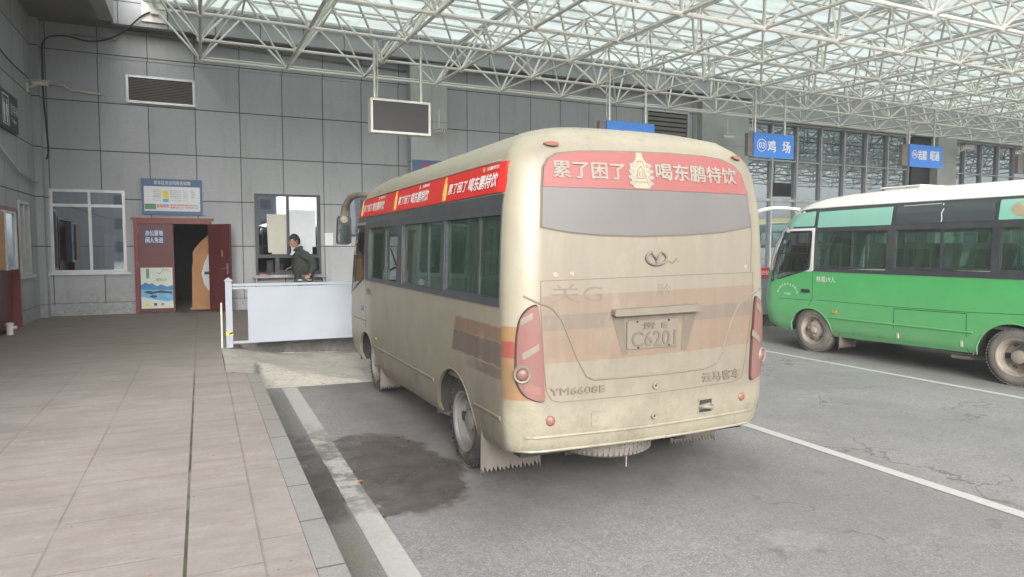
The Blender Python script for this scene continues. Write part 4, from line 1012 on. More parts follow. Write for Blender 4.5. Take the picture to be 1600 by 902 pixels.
REAR = lambda u, v, d: (u, rear_y(u, v)-d, v)
FRONT = lambda u, v, d: (u, front_y(u, v)+d, v)
def rounded(poly, r=.04, n=4):
    out = []; N = len(poly)
    for i in range(N):
        p0, p, p1 = Vector(poly[i-1]), Vector(poly[i]), Vector(poly[(i+1) % N]); a = (p0-p); b = (p1-p)
        rr = min(r, a.length*.45, b.length*.45); A = p+a.normalized()*rr; B = p+b.normalized()*rr
        for k in range(n+1): t = k/n; q_ = A*(1-t)**2+p*2*t*(1-t)+B*t*t; out.append((q_.x, q_.y))
    return out
WIN1 = [[(.17,1.41),(1.33,1.41),(1.33,2.0),(.17,2.0)], [(1.37,1.40),(2.62,1.40),(2.62,2.0),(1.37,2.0)], [(2.75,1.39),(4.08,1.39),(4.08,2.0),(2.75,2.0)]]
DWIN = [(4.32,2.02),(4.93,2.02),(5.12,1.55),(5.17,1.16),(4.34,1.40)]
def shell(name, m, parent, windows, upper, rearhole):
    zs = sorted(set([.30,.33,.36,.39,.42,.48,.54,.6,.7,.8,.9,1.05,1.2,1.4,1.6,1.8,1.93,2.05,2.12,2.2,2.27,2.33,2.38,2.43,2.47,2.51,2.545,2.58,2.61,2.635,2.655,2.675]))
    rings = [ring(z) for z in zs]; n = len(rings[0]); V = [p for r in rings for p in r]; F = []
    for i in range(len(rings)-1):
        for k in range(n): F.append((i*n+k, i*n+(k+1)%n, (i+1)*n+(k+1)%n, (i+1)*n+k))
    # crown
    c = len(V); V.append((0, 2.2, 2.695)); k0 = (len(rings)-1)*n
    for k in range(n): F.append((k0+k, k0+(k+1)%n, c))
    o = obj(name, V, F, m, parent, True)
    bm = bmesh.new(); bm.from_mesh(o.data); bmesh.ops.remove_doubles(bm, verts=bm.verts, dist=1e-5); bmesh.ops.recalc_face_normals(bm, faces=bm.faces)
    bm.to_mesh(o.data); bm.free()
    sm = o.modifiers.new('s', 'SOLIDIFY'); sm.thickness = .03; sm.offset = -1; sm.use_even_offset = False
    cut = MB()
    for yc, zc, r in ((1.13, .33, .465), (4.30, .30, .435)):
        P_ = [(yc+r*math.cos(2*math.pi*k/40), zc+r*math.sin(2*math.pi*k/40)) for k in range(40)]
        cut.prism(P_, -1.4, -.55, 'x'); cut.prism(P_, .55, 1.4, 'x')
    for w_ in windows: cut.prism(rounded(w_, .03), -1.5, 1.5, 'x')
    for w_ in upper: cut.prism(rounded(w_, .02), -1.5, 1.5, 'x')
    cut.prism(rounded(DWIN, .04), -1.5, 1.5, 'x')
    cut.prism(rounded([(-.62,1.30),(.62,1.30),(.60,2.2),(-.60,2.2)], .05), 4.6, 6.2, 'y')
    if rearhole: cut.prism(rounded(rect(-.75, 1.95, .75, 2.12), .05), -.5, .5, 'y')
    co = cut.build('cutter', None)
    c1 = MB().prism([(5.9,.2),(5.9,.297),(3.7,.308),(.6,.368),(.0,.395),(-.5,.43),(-.5,.2)], -1.5, 1.5, 'x').build('cutter', None)
    b = o.modifiers.new('b0', 'BOOLEAN'); b.operation = 'DIFFERENCE'; b.object = c1; b.solver = 'EXACT'
    b = o.modifiers.new('b', 'BOOLEAN'); b.operation = 'DIFFERENCE'; b.object = co; b.solver = 'EXACT'; b.use_self = False
    dg = bpy.context.evaluated_depsgraph_get(); dg.update()
    me = bpy.data.meshes.new_from_object(o.evaluated_get(dg)); me.name = name
    o.modifiers.clear(); o.data = me
    if isinstance(m, str): m = M[m]
    me.materials.clear(); me.materials.append(m)
    me.polygons.foreach_set('use_smooth', [True]*len(me.polygons)); me.set_sharp_from_angle(angle=R(32))
    bpy.data.objects.remove(co); bpy.data.objects.remove(c1)
    return o
def wheel(parent, x, y, side, rear, dusty):
    """side -1 = left. outer face toward side"""
    t = empty('wheel', (x, y, .37)); t.parent = parent
    s = side; R_ = .37
    w_ = .20
    tp = [(-w_/2,.235),(-w_/2-.008,.27),(-w_/2-.004,.315),(-w_/2+.012,.352),(-w_/2+.03,.364),(-.035,R_),(-.032,.36),(-.026,.36),(-.023,R_),(.023,R_),(.026,.36),(.032,.36),(.035,R_),(w_/2-.03,.364),(w_/2-.012,.352),(w_/2+.004,.315),(w_/2+.008,.27),(w_/2,.235)]
    tr = MB().lathe(tp, (0,0,0), 'x', 56, closed=True)
    for k in range(56):
        a = 2*math.pi*k/56
        for xx, da in ((-.078, 0), (.078, .05), (0, .03)):
            c, d = math.cos(a+da), math.sin(a+da); c2, d2 = math.cos(a+da+.05), math.sin(a+da+.05); r0, r1 = .355, .3725
            r1 = .3685 if abs(xx) > .05 else .3735; h = .024 if abs(xx) > .05 else .014
            tr.add([(xx-h,c*r0,d*r0),(xx+h,c*r0,d*r0),(xx+h,c2*r0,d2*r0),(xx-h,c2*r0,d2*r0),(xx-h,c*r1,d*r1),(xx+h,c*r1,d*r1),(xx+h,c2*r1,d2*r1),(xx-h,c2*r1,d2*r1)],
                   [(4,5,6,7),(0,1,5,4),(1,2,6,5),(2,3,7,6),(3,0,4,7)])
    tr.build('tyre', 'tyredust' if dusty else 'tyre', t, True, sharp=45)
    rm_ = 'rimdust' if dusty else 'rim'
    if rear: p = [(.10,.238),(.112,.245),(.105,.225),(.085,.218),(.08,.205),(.03,.200),(.025,.192),(-.035,.19),(-.05,.16),(-.045,.12),(-.02,.105),(.02,.09),(.06,.085),(.075,.06),(.075,.001)]
    else: p = [(.10,.238),(.112,.245),(.105,.225),(.075,.215),(.05,.205),(.035,.19),(.045,.165),(.075,.13),(.085,.11),(.085,.075),(.11,.06),(.125,.035),(.125,.001)]
    p = [(s*a, r) for a, r in p]
    MB().lathe(p, (0,0,0), 'x', 40, caps=False).build('rim', rm_, t, True, sharp=35)
    hb = MB()
    for k in range(6):
        a = 2*math.pi*k/6+.3; rr = .095; xx = s*(.083 if not rear else -.045); rr = .095 if not rear else .125; hb.bar((xx-.0*s, rr*math.cos(a), rr*math.sin(a)), (xx+s*.028, rr*math.cos(a), rr*math.sin(a)), .013, 6)
    hb.build('wheel_nuts', rm_, t)
    for k in range(5 if not rear else 6):
        a = 2*math.pi*k/(5 if not rear else 6); rr = .15 if not rear else .165; xx = s*(.062 if not rear else -.040)
        n = 12; hl = MB(); hl.add([(xx+s*.004, rr*math.cos(a)+(.030*math.cos(t_)*math.cos(a)*.6-.030*math.sin(t_)*math.sin(a)), rr*math.sin(a)+(.030*math.cos(t_)*math.sin(a)*.6+.030*math.sin(t_)*math.cos(a))) for t_ in [2*math.pi*q/n for q in range(n)]]+[(xx-s*.012, rr*math.cos(a), rr*math.sin(a))], [(q, (q+1)%n, n) for q in range(n)]); hl.build('vent_hole', 'under', t, fix=False)
    if rear:
        ti = MB().lathe(tp, (-s*.235, 0, 0), 'x', 40, closed=True).build('inner_tyre', 'tyredust' if dusty else 'tyre', t, True, sharp=50)
    return t
def seat(parent, x, y, m, wd=.42, z=.75):
    t = empty('seat', (x, y, z)); t.parent = parent
    c = MB().prism(rounded([(-.22,.30),(.24,.30),(.26,.40),(.22,.44),(-.2,.42)], .05), -wd/2, wd/2, 'x').build('cushion', m, t)
    b = MB().prism(rounded([(-.20,.38),(-.10,.38),(-.22,1.0),(-.25,1.08),(-.33,1.07),(-.33,.98)], .04), -wd/2, wd/2, 'x').build('backrest', m, t)
    MB().box((-wd/2+.05, -.18, 0), (-wd/2+.09, .18, .3)).box((wd/2-.09, -.18, 0), (wd/2-.05, .18, .3)).build('seat_frame', 'under', t)
    return t
def bottle(name, fn, cu, v0, v1, wd, m, parent, off):
    h = v1-v0; P_ = [(-.16,1.0),(.16,1.0),(.17,.90),(.24,.80),(.45,.66),(.5,.55),(.44,.5),(.5,.4),(.46,.3),(.5,.2),(.48,.05),(.38,0),(-.38,0),(-.48,.05),(-.5,.2),(-.62,.3),(-.5,.36),(-.64,.44),(-.5,.5),(-.62,.58),(-.45,.66),(-.24,.80),(-.17,.90)]
    return patch(name, [(cu+a*wd, v0+b*h) for a, b in P_], fn, m, parent, off, .003, .2, False)
def lettering_box(name, s, fn, b, m, parent, off=.008, bold=.03, shear=0., ext=0.): return text(name, s, fn, b, m, parent, off, bold, ext, shear)

def build_bus(kind):
    ch = kind == 'champagne'
    t = empty('minibus', (0, 0, 0)); body_m = 'champ' if ch else 'green'
    uppers = [] if ch else [[(4.19,2.09),(2.87,2.10),(2.87,2.36),(4.19,2.34)], [(2.80,2.10),(1.44,2.12),(1.44,2.37),(2.80,2.36)], [(1.37,2.12),(.2,2.13),(.2,2.37),(1.37,2.37)]]
    wins = WIN1 if ch else [[(.17,1.46),(1.34,1.46),(1.34,2.03),(.17,2.03)], [(1.42,1.455),(2.80,1.44),(2.80,2.03),(1.42,2.03)], [(2.91,1.43),(4.23,1.41),(4.23,2.03),(2.91,2.03)]]
    body = shell('body', body_m, t, wins, [], ch)
    sm = 'seam' if ch else 'gseam'
    zb, zt = (1.37, 2.13) if ch else (1.36, 2.42)
    ztop = 2.13 if ch else 2.42
    # black window band with openings, both sides
    for fn, nm in ((LEFT, 'window_band'), (RIGHT, 'window_band')):
        holes = [(min(p[0] for p in w_)+.01, max(p[0] for p in w_)-.01, min(p[1] for p in w_)+.01, max(p[1] for p in w_)-.01) for w_ in wins]
        rr_ = rects_around(.17, 4.26, zb, ztop, [(max(a, .17), b, c, d) for a, b, c, d in holes])
        patch(nm, [[(a, c), (b, c), (b, d), (a, d)] for a, b, c, d in rr_], fn, 'charc', t, .007, .012, .07, False)
    # front part of the band above the driver window
    for fn in (LEFT, RIGHT):
        top_ = [(4.262,2.07),(4.93,2.07),(4.80,2.13),(4.262,2.13)] if ch else [(4.262,2.07),(5.02,2.07),(4.93,2.22),(4.75,2.33),(4.55,2.40),(4.262,2.42)]
        patch('window_band', top_, fn, 'charc', t, .006, .012, .12, False)
    # panes: each opening is two sliding panes
    mids = (.58, 1.79, 3.33) if ch else (.7, 2.10, 3.52)
    for k, w_ in enumerate(wins):
        y0, y1 = w_[0][0], w_[1][0]; z0, z1 = w_[0][1], w_[2][1]; mid = mids[k]
        for fn in (LEFT, RIGHT):
            la = y1 if not (ch and k == 2 and fn is LEFT) else y1
            pa = None if (ch and k == 2 and fn is LEFT) else patch('window_pane', rect(y0+.005, z0+.005, mid, z1-.005), fn, 'glass', t, -.014, .004, .3, False)
            if ch and k == 2 and fn is LEFT:
                pb = patch('window_pane', rect(3.20, z0+.005, y1-.005, z1-.005), fn, 'glass', t, -.022, .004, .3, False)
            else: pb = patch('window_pane', rect(mid-.02, z0+.005, y1-.005, z1-.005), fn, 'glass', t, -.022, .004, .3, False)
            patch('pane_frame', [rect(mid-.018, z0, mid+.018, z1), rect(y0, z0, y0+.025, z1), rect(y1-.025, z0, y1, z1), rect(y0+.025, z0, mid-.018, z0+.022), rect(mid+.018, z0, y1-.025, z0+.022)], fn, 'charc', t, -.006, .016, .3, False)
    for fn in (LEFT, RIGHT):
        patch('door_window', rounded(DWIN, .04), fn, 'clear', t, -.014, .004, .12, True)
        fm = 'black' if ch else 'white'
        o_ = [(p[0], p[1]) for p in DWIN]; cx = sum(p[0] for p in o_)/5; cz = sum(p[1] for p in o_)/5
        ins = rounded(DWIN, .045, 3); N = len(ins)
        quads = []
        for a in range(N):
            b = (a+1) % N; e = lambda p, s_: (cx+(p[0]-cx)*s_, cz+(p[1]-cz)*s_)
            quads.append([e(ins[a], .99), e(ins[b], .99), e(ins[b], 1.055), e(ins[a], 1.055)])
        patch('door_window_seal', quads, fn, 'black', t, .006, .012, .5, False)
        patch('door_window_bar', strip([(4.36,1.66),(5.03,1.66)], .018), fn, 'black', t, .002, .01, .2, False)
    if not ch:
        patch('door_trim', [[(4.235,1.37),(4.285,1.37),(4.285,2.085),(4.235,2.085)], [(4.285,2.05),(4.95,2.045),(4.95,2.08),(4.285,2.085)]], LEFT, 'white', t, .009, .006, .12, False)
    # windscreen, wipers, headlights, grille at the front
    ws = rounded([(-1.0,1.22),(1.0,1.22),(.93,2.28),(-.93,2.28)], .08)
    patch('windscreen', rounded([(-.63,1.29),(.63,1.29),(.61,2.21),(-.61,2.21)], .05), FRONT, 'clear', t, .012, .006, .12)
    patch('windscreen_seal', [[(-.95,1.2),(.95,1.2),(.95,1.29),(-.95,1.29)], [(-.93,2.21),(.93,2.21),(.90,2.3),(-.90,2.3)], [(-.95,1.29),(-.63,1.29),(-.61,2.21),(-.93,2.21)], [(.63,1.29),(.95,1.29),(.93,2.21),(.61,2.21)]], FRONT, 'black', t, .008, .01, .12)
    for s in (-1, 1):
        patch('headlight', rounded([(s*.55,.62),(s*.92,.66),(s*.95,.86),(s*.55,.82)], .05), FRONT, 'lensw', t, .015, .02, .1)
        w_ = MB().tube([(s*.1, front_y(.1,1.22)+.02, 1.2), (s*.35, front_y(.35,1.4)+.025, 1.4), (s*.5, front_y(.5,1.75)+.025, 1.75)], .01, 6).build('wiper', 'black', t)
    patch('grille', rounded(rect(-.4, .66, .4, .78), .03), FRONT, 'black', t, .012, .015, .1)
    patch('number_plate', rect(-.22, .42, .22, .56), FRONT, 'platem', t, .015, .01, .2)
    # belt line, door gaps and body creases
    dz = [(4.245,2.02),(4.255,1.35),(4.25,.90),(4.26,.86)]
    patch('door_gap', strip([(4.245,1.36),(4.25,.90),(4.32,.78)], .008)+strip([(4.25,.872),(5.22,.858)], .007), LEFT, sm, t, .0012, .003, .3, False)
    patch('panel_gap', strip([(4.16,.886),(2.8,.882),(1.7,.897),(.8,.935),(.13,.94)], .007), LEFT, sm, t, .0012, .003, .3, False) if not ch else None
    for fn in (LEFT, RIGHT):
        for a, b in ((3.90,1.62),(.66,.17)):
            V = []; n = 14; F = []
            for k in range(n+1):
                y_ = a+(b-a)*k/n; z_ = .615+.012*(a-y_)/2.2
                for dz_, d in ((-.020,0),(-.012,.010),(.006,.012),(.012,0)): V.append(fn(y_, z_+dz_, d))
            for k in range(n):
                for q in range(3): F.append((4*k+q, 4*k+q+1, 4*k+5+q, 4*k+4+q))
            F += [(0,1,2,3), tuple(4*n+q for q in (3,2,1,0))]
            MBx = MB(); MBx.add(V, F); MBx.build('body_crease', body_m, t, True, sharp=50)
        # arch lips
        for yc, zc, r in ((1.13,.33,.467), (4.30,.30,.437)):
            pts = []
            for k in range(25):
                a_ = math.pi*(-.0+1.0*k/24); yy, zz_ = yc+r*math.cos(a_), zc+r*math.sin(a_)
                pts.append(fn(yy, zz_, -.004))
            MB().tube(pts, .010, 6).build('arch_lip', body_m, t, True)
    # lower hatch
    if ch: patch('service_flap', rounded(rect(2.10,.50,2.25,.66), .015), LEFT, 'reliefdark', t, .003, .004, .3)
    else:
        patch('hatch_gap', strip([(2.765,.395),(2.762,.857),(1.712,.877),(1.705,.40),(1.67,.315)], .009), LEFT, sm, t, .0012, .003, .3, False)
        for y_ in (2.70, 1.77): patch('hatch_catch', rect(y_-.015,.42,y_+.015,.50), LEFT, 'water', t, .008, .008, .3)
    for y_ in ((3.775,) if ch else (3.795,)):
        patch('side_marker', rounded(rect(y_-.045,.70,y_+.045,.735), .017), LEFT, 'dustrelief' if ch else 'amber', t, .012, .014, .05)
    # underbody, floor, interior
    MB().box((-.98, .15, .33), (.98, 5.2, .40)).build('underbody', 'under', t)
    MB().box((-1.05, .15, .70), (1.05, 5.0, .74)).build('cabin_floor', 'floorm', t)
    MB().box((-.55, .3, .25), (-.45, 5.0, .33)).box((.45, .3, .25), (.55, 5.0, .33)).bar((-.9, 1.13, .37), (.9, 1.13, .37), .05, 10).bar((-.9, 4.3, .35), (.9, 4.3, .35), .04, 10).box((-.2,1.0,.22),(.2,1.3,.5)).build('chassis', 'under', t)
    for yc, r in ((1.13,.50),(4.30,.47)):
        for s in (-1, 1):
            V = []; n = 20; F = []
            for k in range(n+1):
                a_ = math.pi*k/n
                for xx in (s*.56, s*1.085): V.append((xx, yc+r*math.cos(a_), .32+r*math.sin(a_)))
            for k in range(n): F.append((2*k, 2*k+1, 2*k+3, 2*k+2))
            c = len(V); V.append((s*.56, yc, .32)); F += [(2*k, 2*k+2, c) for k in range(n)]
            MB().add(V, F).build('wheel_well', 'under' if ch else 'flap', t, True, sharp=50)
    dusty = not ch
    for s in (-1, 1):
        wheel(t, s*(.93 if ch else .985), 1.10, s, True, dusty)
        wheel(t, s*(.90 if ch else .985), 4.25, s, False, dusty)
    MB().bar((-.86, 1.78, .25), (-.90, 2.02, .25), .035, 12).bar((-.86, 1.79, .25),(-.4,1.4,.3),.03,10).build('exhaust_pipe', 'rimdust', t, True, sharp=40)
    # seats
    sm_ = 'seatg' if ch else 'seatb'
    for k, y_ in enumerate((.55, 1.25, 2.0, 2.75, 3.5)):
        for x_ in (-.78, -.33, .72): seat(t, x_, y_, sm_)
    ds = seat(t, -.55, 4.35, sm_)
    MB().lathe([(0,.001),(.01,.001)], (-.55,4.9,1.3),'y',8)
    sw = MB(); n = 20
    sw.tube([(-.55+.19*math.cos(2*math.pi*k/n), 4.80+.08*math.sin(2*math.pi*k/n), 1.33+.17*math.sin(2*math.pi*k/n)) for k in range(n+1)], .013, 6).bar((-.55,4.8,1.33),(-.55,5.0,1.05),.025,8).bar((-.72,4.8,1.33),(-.38,4.8,1.33),.012,6).build('steering_wheel', 'black', t)
    MB().box((-.95, 4.95, .75), (.95, 5.25, 1.15)).build('dashboard', 'under', t)
    for y_ in (1.65, 3.15, 3.9): MB().bar((-.12, y_, .74), (-.12, y_, 2.5), .016, 8).build('grab_pole', 'yellow' if ch else 'chrome', t)
    MB().tube([(-.98,.42,1.45),(-.98,.42,1.68),(-.95,.50,1.72),(-.98,.95,1.72)], .02, 8).build('grab_rail', 'yellow', t)
    MB().box((-1.0,.3,2.40),(1.0,4.4,2.42)).build('headliner', 'interior', t)
    # drip rail
    for fn in (LEFT, RIGHT):
        zz_ = 2.365 if ch else 2.425
        MB().tube([fn(.05+k*(4.35)/16, zz_-.002*max(0, k-13)**2, .006) for k in range(17)], .011, 6).build('drip_rail', body_m, t, True)
    # mirrors on curved arms
    for s in ((-1, 1)):
        if ch: path = [(s*.80,4.78,2.42),(s*.98,5.05,2.46),(s*1.06,5.35,2.44),(s*1.11,5.55,2.31),(s*1.12,5.62,2.14)]
        else: path = [(s*.80,4.85,2.43),(s*.97,5.2,2.47),(s*1.07,5.55,2.42),(s*1.13,5.85,2.26),(s*1.15,5.92,2.14)]
        e = path[-1]; pp = smoothpath(path+[(e[0]+s*.02, e[1]+.08, e[2]-.16), (e[0], e[1]+.08, e[2]-.33)], 5)
        arm = MB().tube(pp, [.026+.022*math.sin(min(1, k/len(pp)*1.3)*math.pi*.7) for k in range(len(pp))], 10).build('mirror_arm', 'armdark' if ch else 'white', t, True)
        hm = MB()
        hm.prism(rounded([(e[0]-.10, e[2]-.34),(e[0]+.10, e[2]-.34),(e[0]+.10, e[2]+.06),(e[0]-.08, e[2]+.07)], .06), e[1]-.05, e[1]+.06, 'y')
        hd = hm.build('mirror_head', 'black', arm)
        MB().prism(rounded([(e[0]-.075, e[2]-.315),(e[0]+.075, e[2]-.315),(e[0]+.075, e[2]-.06),(e[0]-.075, e[2]-.06)], .035), e[1]-.056, e[1]-.051, 'y').build('mirror_glass', 'mirrorglass', arm)
        MB().lathe([(0,.001),(0,.05),(-.015,.05),(-.02,.038),(-.012,.03),(-.02,.001)], (e[0]-.0, e[1]-.05, e[2]+.01), 'y', 18).build('round_mirror', 'lampring', arm, True, sharp=40)
    # mudflaps
    def flap(x0, x1, y_, z0, z1, txt=False):
        n = 14; P_ = [(x0, z1), (x1, z1), (x1+.01, z0-.02)]
        for k in range(n): xa = x1-(x1-x0)*(k+.5)/n; P_ += [(xa+(x1-x0)/n*.28, z0+.035+.01*math.sin(k*2)), (xa, z0-.005)]
        P_ += [(x0, z0+.03), (x0-.005, z0-.03)]
        f_ = MB().prism(P_, y_, y_+.012, 'y').build('mudflap', 'flap', t)
        if txt: text('lettering', '中国一汽', wallfn(y_), (x0+.10, z0+.12, x1-.05, z0+.20), 'reliefdark', f_, .003, .02)
    for s in (-1, 1):
        a, b = (-1.10, -.62) if s < 0 else (.62, 1.08)
        flap(a, b, .57, .115, .45, ch); flap(a+.02, b-.1, 3.72, .13, .40)
    return t, body
bus, body = build_bus('champagne')
bus.location = (2.935, 3.98, ROAD)
tag(bus, 'dust covered champagne minibus with red banners, parked with its rear to the viewer', 'minibus')
# ---- side banner with three repeats
BAN = [(.07,2.145),(4.75,2.135),(4.62,2.22),(4.42,2.345),(.055,2.36)]
bn = patch('side_banner', [(.075,2.145),(1.2,2.143),(2.4,2.14),(3.6,2.138),(4.76,2.135),(4.62,2.22),(4.45,2.34),(3.2,2.345),(1.6,2.352),(.075,2.352)], LEFT, 'red', bus, .012, .004, .12)
def bt(s, ya, yb, z0, z1, m='white', bold=.035, shear=.25, off=.016): return text('banner_lettering', s, LEFTT, (-ya, z0, -yb, z1), m, bn, off, bold, 0., shear)
for ya in (1.275, 2.81, 4.40):
    d = .985
    bt('累了困了', ya, ya-.42, 2.195, 2.275); bt('喝东鹏特饮', ya-.46, ya-1.0, 2.185, 2.285)
    bt('东鹏特饮', ya-.79, ya-1.01, 2.308, 2.336, 'white', .02)
for yc in (1.37, 2.93, 4.50):
    bottle('bottle_picture', LEFTT, -yc, 2.152, 2.345, .075, 'gold', bn, .0155)
    bottle('bottle_picture', LEFTT, -(yc-.82), 2.305, 2.34, .014, 'gold', bn, .0155)
# ---- rear window and banner
dx = -.055
RW = [(-.85,1.908),(-.834,2.156),(-.814,2.30),(-.775,2.355),(-.706,2.395),(-.551,2.415),(-.353,2.425),(-.144,2.432),(.179,2.44),(.50,2.438),(.68,2.425),(.80,2.385),(.865,2.32),(.90,2.208),(.925,1.93),(.622,1.886),(.26,1.863),(-.109,1.852),(-.414,1.856),(-.632,1.873),(-.761,1.891)]
RW = [(a+dx, b) for a, b in RW]
ZB = 2.172
def clip_poly(P_, z, keep_above):
    out = []
    for i in range(len(P_)):
        a, b = P_[i-1], P_[i]; ia, ib = ((a[1] > z) == keep_above), ((b[1] > z) == keep_above)
        if ia != ib: t_ = (z-a[1])/(b[1]-a[1]); out.append((a[0]+(b[0]-a[0])*t_, z))
        if ib: out.append(b)
    return out
cx = sum(p[0] for p in RW)/len(RW); cz = 2.15
patch('rear_window_seal', [(cx+(p[0]-cx)*1.016, cz+(p[1]-cz)*1.035) for p in RW], REAR, 'reliefdark', bus, .002, .004, .12)
rw = patch('rear_window', RW, REAR, 'rearwin', bus, .006, .006, .12)
rb = patch('rear_banner', clip_poly(RW, ZB, True), REAR, 'rearban', bus, .010, .003, .12)
def rt(s, x0, x1, z0, z1): return text('banner_lettering', s, REAR, (x0+dx, z0, x1+dx, z1), 'reartxt', rb, .014, .045, 0.)
rt('累了困了', -.755, -.225, 2.235, 2.345); rt('喝东鹏特饮', .035, .80, 2.245, 2.365)
bp_ = bottle('bottle_picture', REAR, -.09+dx, 2.18, 2.43, .15, 'golddust', rb, .013)
for sx_ in (-1, 1):
    for k in range(4):
        u_, v_ = -.09+dx+sx_*(.072+.008*math.sin(k*1.3)), 2.215+k*.042
        patch('finger_picture', [(u_+.026*math.cos(a), v_+.015*math.sin(a)) for a in [2*math.pi*q/12 for q in range(12)]], REAR, 'reartxt', rb, .0145, .002, .2, False)
cx9 = -.09+dx
patch('label_picture', strip([(cx9-.05,2.225),(cx9-.022,2.37),(cx9+.022,2.37),(cx9+.05,2.225),(cx9-.05,2.225)], .006)+strip([(cx9-.03,2.25),(cx9-.03,2.30),(cx9,2.335),(cx9+.03,2.30),(cx9+.03,2.25),(cx9-.03,2.25)], .006)+strip([(cx9-.012,2.26),(cx9-.012,2.295),(cx9+.012,2.295),(cx9+.012,2.26)], .005), REAR, 'labelbrown', rb, .0150, .002, .3, False)
# ---- tailgate gaps, relief
def sh(P_): return [(a+dx, b) for a, b in P_]
patch('tailgate_gap', strip(sh([(-.862,1.552),(-.34,1.564),(.23,1.575),(.955,1.581)]), .006)+strip(sh([(-.862,1.552),(-.865,1.411),(-.845,1.035),(-.825,.822),(-.788,.757),(-.724,.742),(-.226,.745),(.243,.752),(.745,.758),(.845,.785),(.883,.913),(.93,1.2),(.95,1.40),(.955,1.581)]), .006), REAR, 'seamdust_shadow', bus, .0015, .003, .3, False)
patch('corner_gap', strip([(.93+dx,1.581),(.945+dx,1.9),(.93+dx,2.2)], .006), REAR, 'reliefdark', bus, .0015, .003, .3, False)
def ridge(P_, r, m, name='pressed_ridge'):
    pts = []
    for i in range(len(P_)-1):
        for k in range(4):
            t_ = k/4; pts.append(REAR(P_[i][0]*(1-t_)+P_[i+1][0]*t_, P_[i][1]*(1-t_)+P_[i+1][1]*t_, 0))
    pts.append(REAR(*P_[-1], 0)); return MB().tube(pts, r, 7).build(name, m, bus, True)
ridge(sh([(-.97,1.455),(-.897,1.415),(-.791,1.378),(-.718,1.294),(-.661,1.163),(-.594,1.007),(-.535,.903),(-.48,.877),(.038,.877),(.457,.883),(.571,.91),(.628,.98),(.68,1.12),(.742,1.245),(.802,1.337),(.915,1.409),(1.06,1.45)]), .007, 'dustrelief')
lb_ = patch('plate_lamp_bar', rounded(sh([(-.353,1.306),(.376,1.316),(.370,1.368),(-.353,1.352)]), .015), REAR, 'dustrelief', bus, .055, .06, .12)
patch('plate_recess', [sh([(-.345,1.298),(-.250,1.298),(-.215,1.04),(-.26,1.03)])], REAR, 'reliefdark', bus, .002, .003, .2, False)
patch('plate_recess', [sh([(.255,1.298),(.370,1.298),(.285,1.03),(.235,1.04)])], REAR, 'reliefdark', bus, .002, .003, .2, False)
np_ = patch('number_plate', rounded(sh([(-.230,1.070),(.205,1.074),(.205,1.272),(-.230,1.266)]), .012), REAR, 'platem', bus, .012, .012, .2, False)
text('plate_characters', '贵 E', REAR, (-.11+dx, 1.205, .10+dx, 1.255), 'reliefdark', np_, .014, .02, .003)
text('plate_characters', 'C6201', REAR, (-.195+dx, 1.085, .175+dx, 1.190), 'reliefdark', np_, .014, .015, .003)
for x_, z_ in ((-.15,1.258),(.115,1.262),(-.14,1.078),(.12,1.084)):
    MB().lathe([(0,.001),(0,.008),(-.006,.006),(-.007,.001)], REAR(x_+dx, z_, .012), 'y', 8).build('plate_bolt', 'under', np_)
def badge(s, x0, x1, z0, z1):
    text('badge_shadow', s, REAR, (x0+dx-.002, z0-.004, x1+dx-.002, z1-.004), 'seamdust_shadow', bus, .002, 0, .0015)
    return text('badge', s, REAR, (x0+dx, z0, x1+dx, z1), 'dustrelief', bus, .006, 0, .004)
badge('YM6608E', -.80, -.40, .79, .838); badge('云马客车', .435, .822, .785, .858)
# emblem: two curved horns meeting in a V inside an open ring
def tube_on(pts, r, m, name, off=.01):
    return MB().tube([REAR(a+dx, b, off) for a, b in pts], r, 7).build(name, m, bus, True)
for e_m, e_r, o_, e_d in (('seamdust_shadow', .009, .001, -.004), ('dustrelief', .009, .010, 0)):  # first pass is a darker copy set lower: the emblem's painted shadow
    arc_ = [(.012+.085*math.cos(a), 1.70+e_d+.048*math.sin(a)-.0*a) for a in [R(60-k*(300)/20) for k in range(21)]]
    tube_on(arc_, e_r, e_m, 'emblem', o_)
    tube_on([arc_[0], (.012, 1.685+e_d)], e_r*.8, e_m, 'emblem', o_); tube_on([arc_[-1], (.012, 1.685+e_d)], e_r*.8, e_m, 'emblem', o_)
    tube_on([(.012,1.685+e_d),(.012,1.655+e_d)], e_r*.6, e_m, 'emblem', o_)
patch('paint_scar', strip(sh([(.125,1.672),(.155,1.660),(.195,1.695)]), .009)+strip(sh([(.20,1.67),(.21,1.68)]), .007), REAR, 'reliefdark', bus, .0015, .002, .3, False)
patch('paint_scar', [sh([(-.78,1.60),(-.755,1.612),(-.74,1.585),(-.765,1.58)]), sh([(-.66,1.605),(-.63,1.612),(-.63,1.585)]), sh([(.86,1.63),(.885,1.645),(.88,1.605)])], REAR, 'pink', bus, .0010, .002, .3, False)
# rubbed-in dust writing on the tailgate
text('dust_writing', '关G', REAR, (-.80+dx, 1.40, -.42+dx, 1.53), 'faint', bus, .0012, 0)
text('dust_writing', '黔', REAR, (.02+dx, 1.42, .14+dx, 1.52), 'faint', bus, .0011, 0)
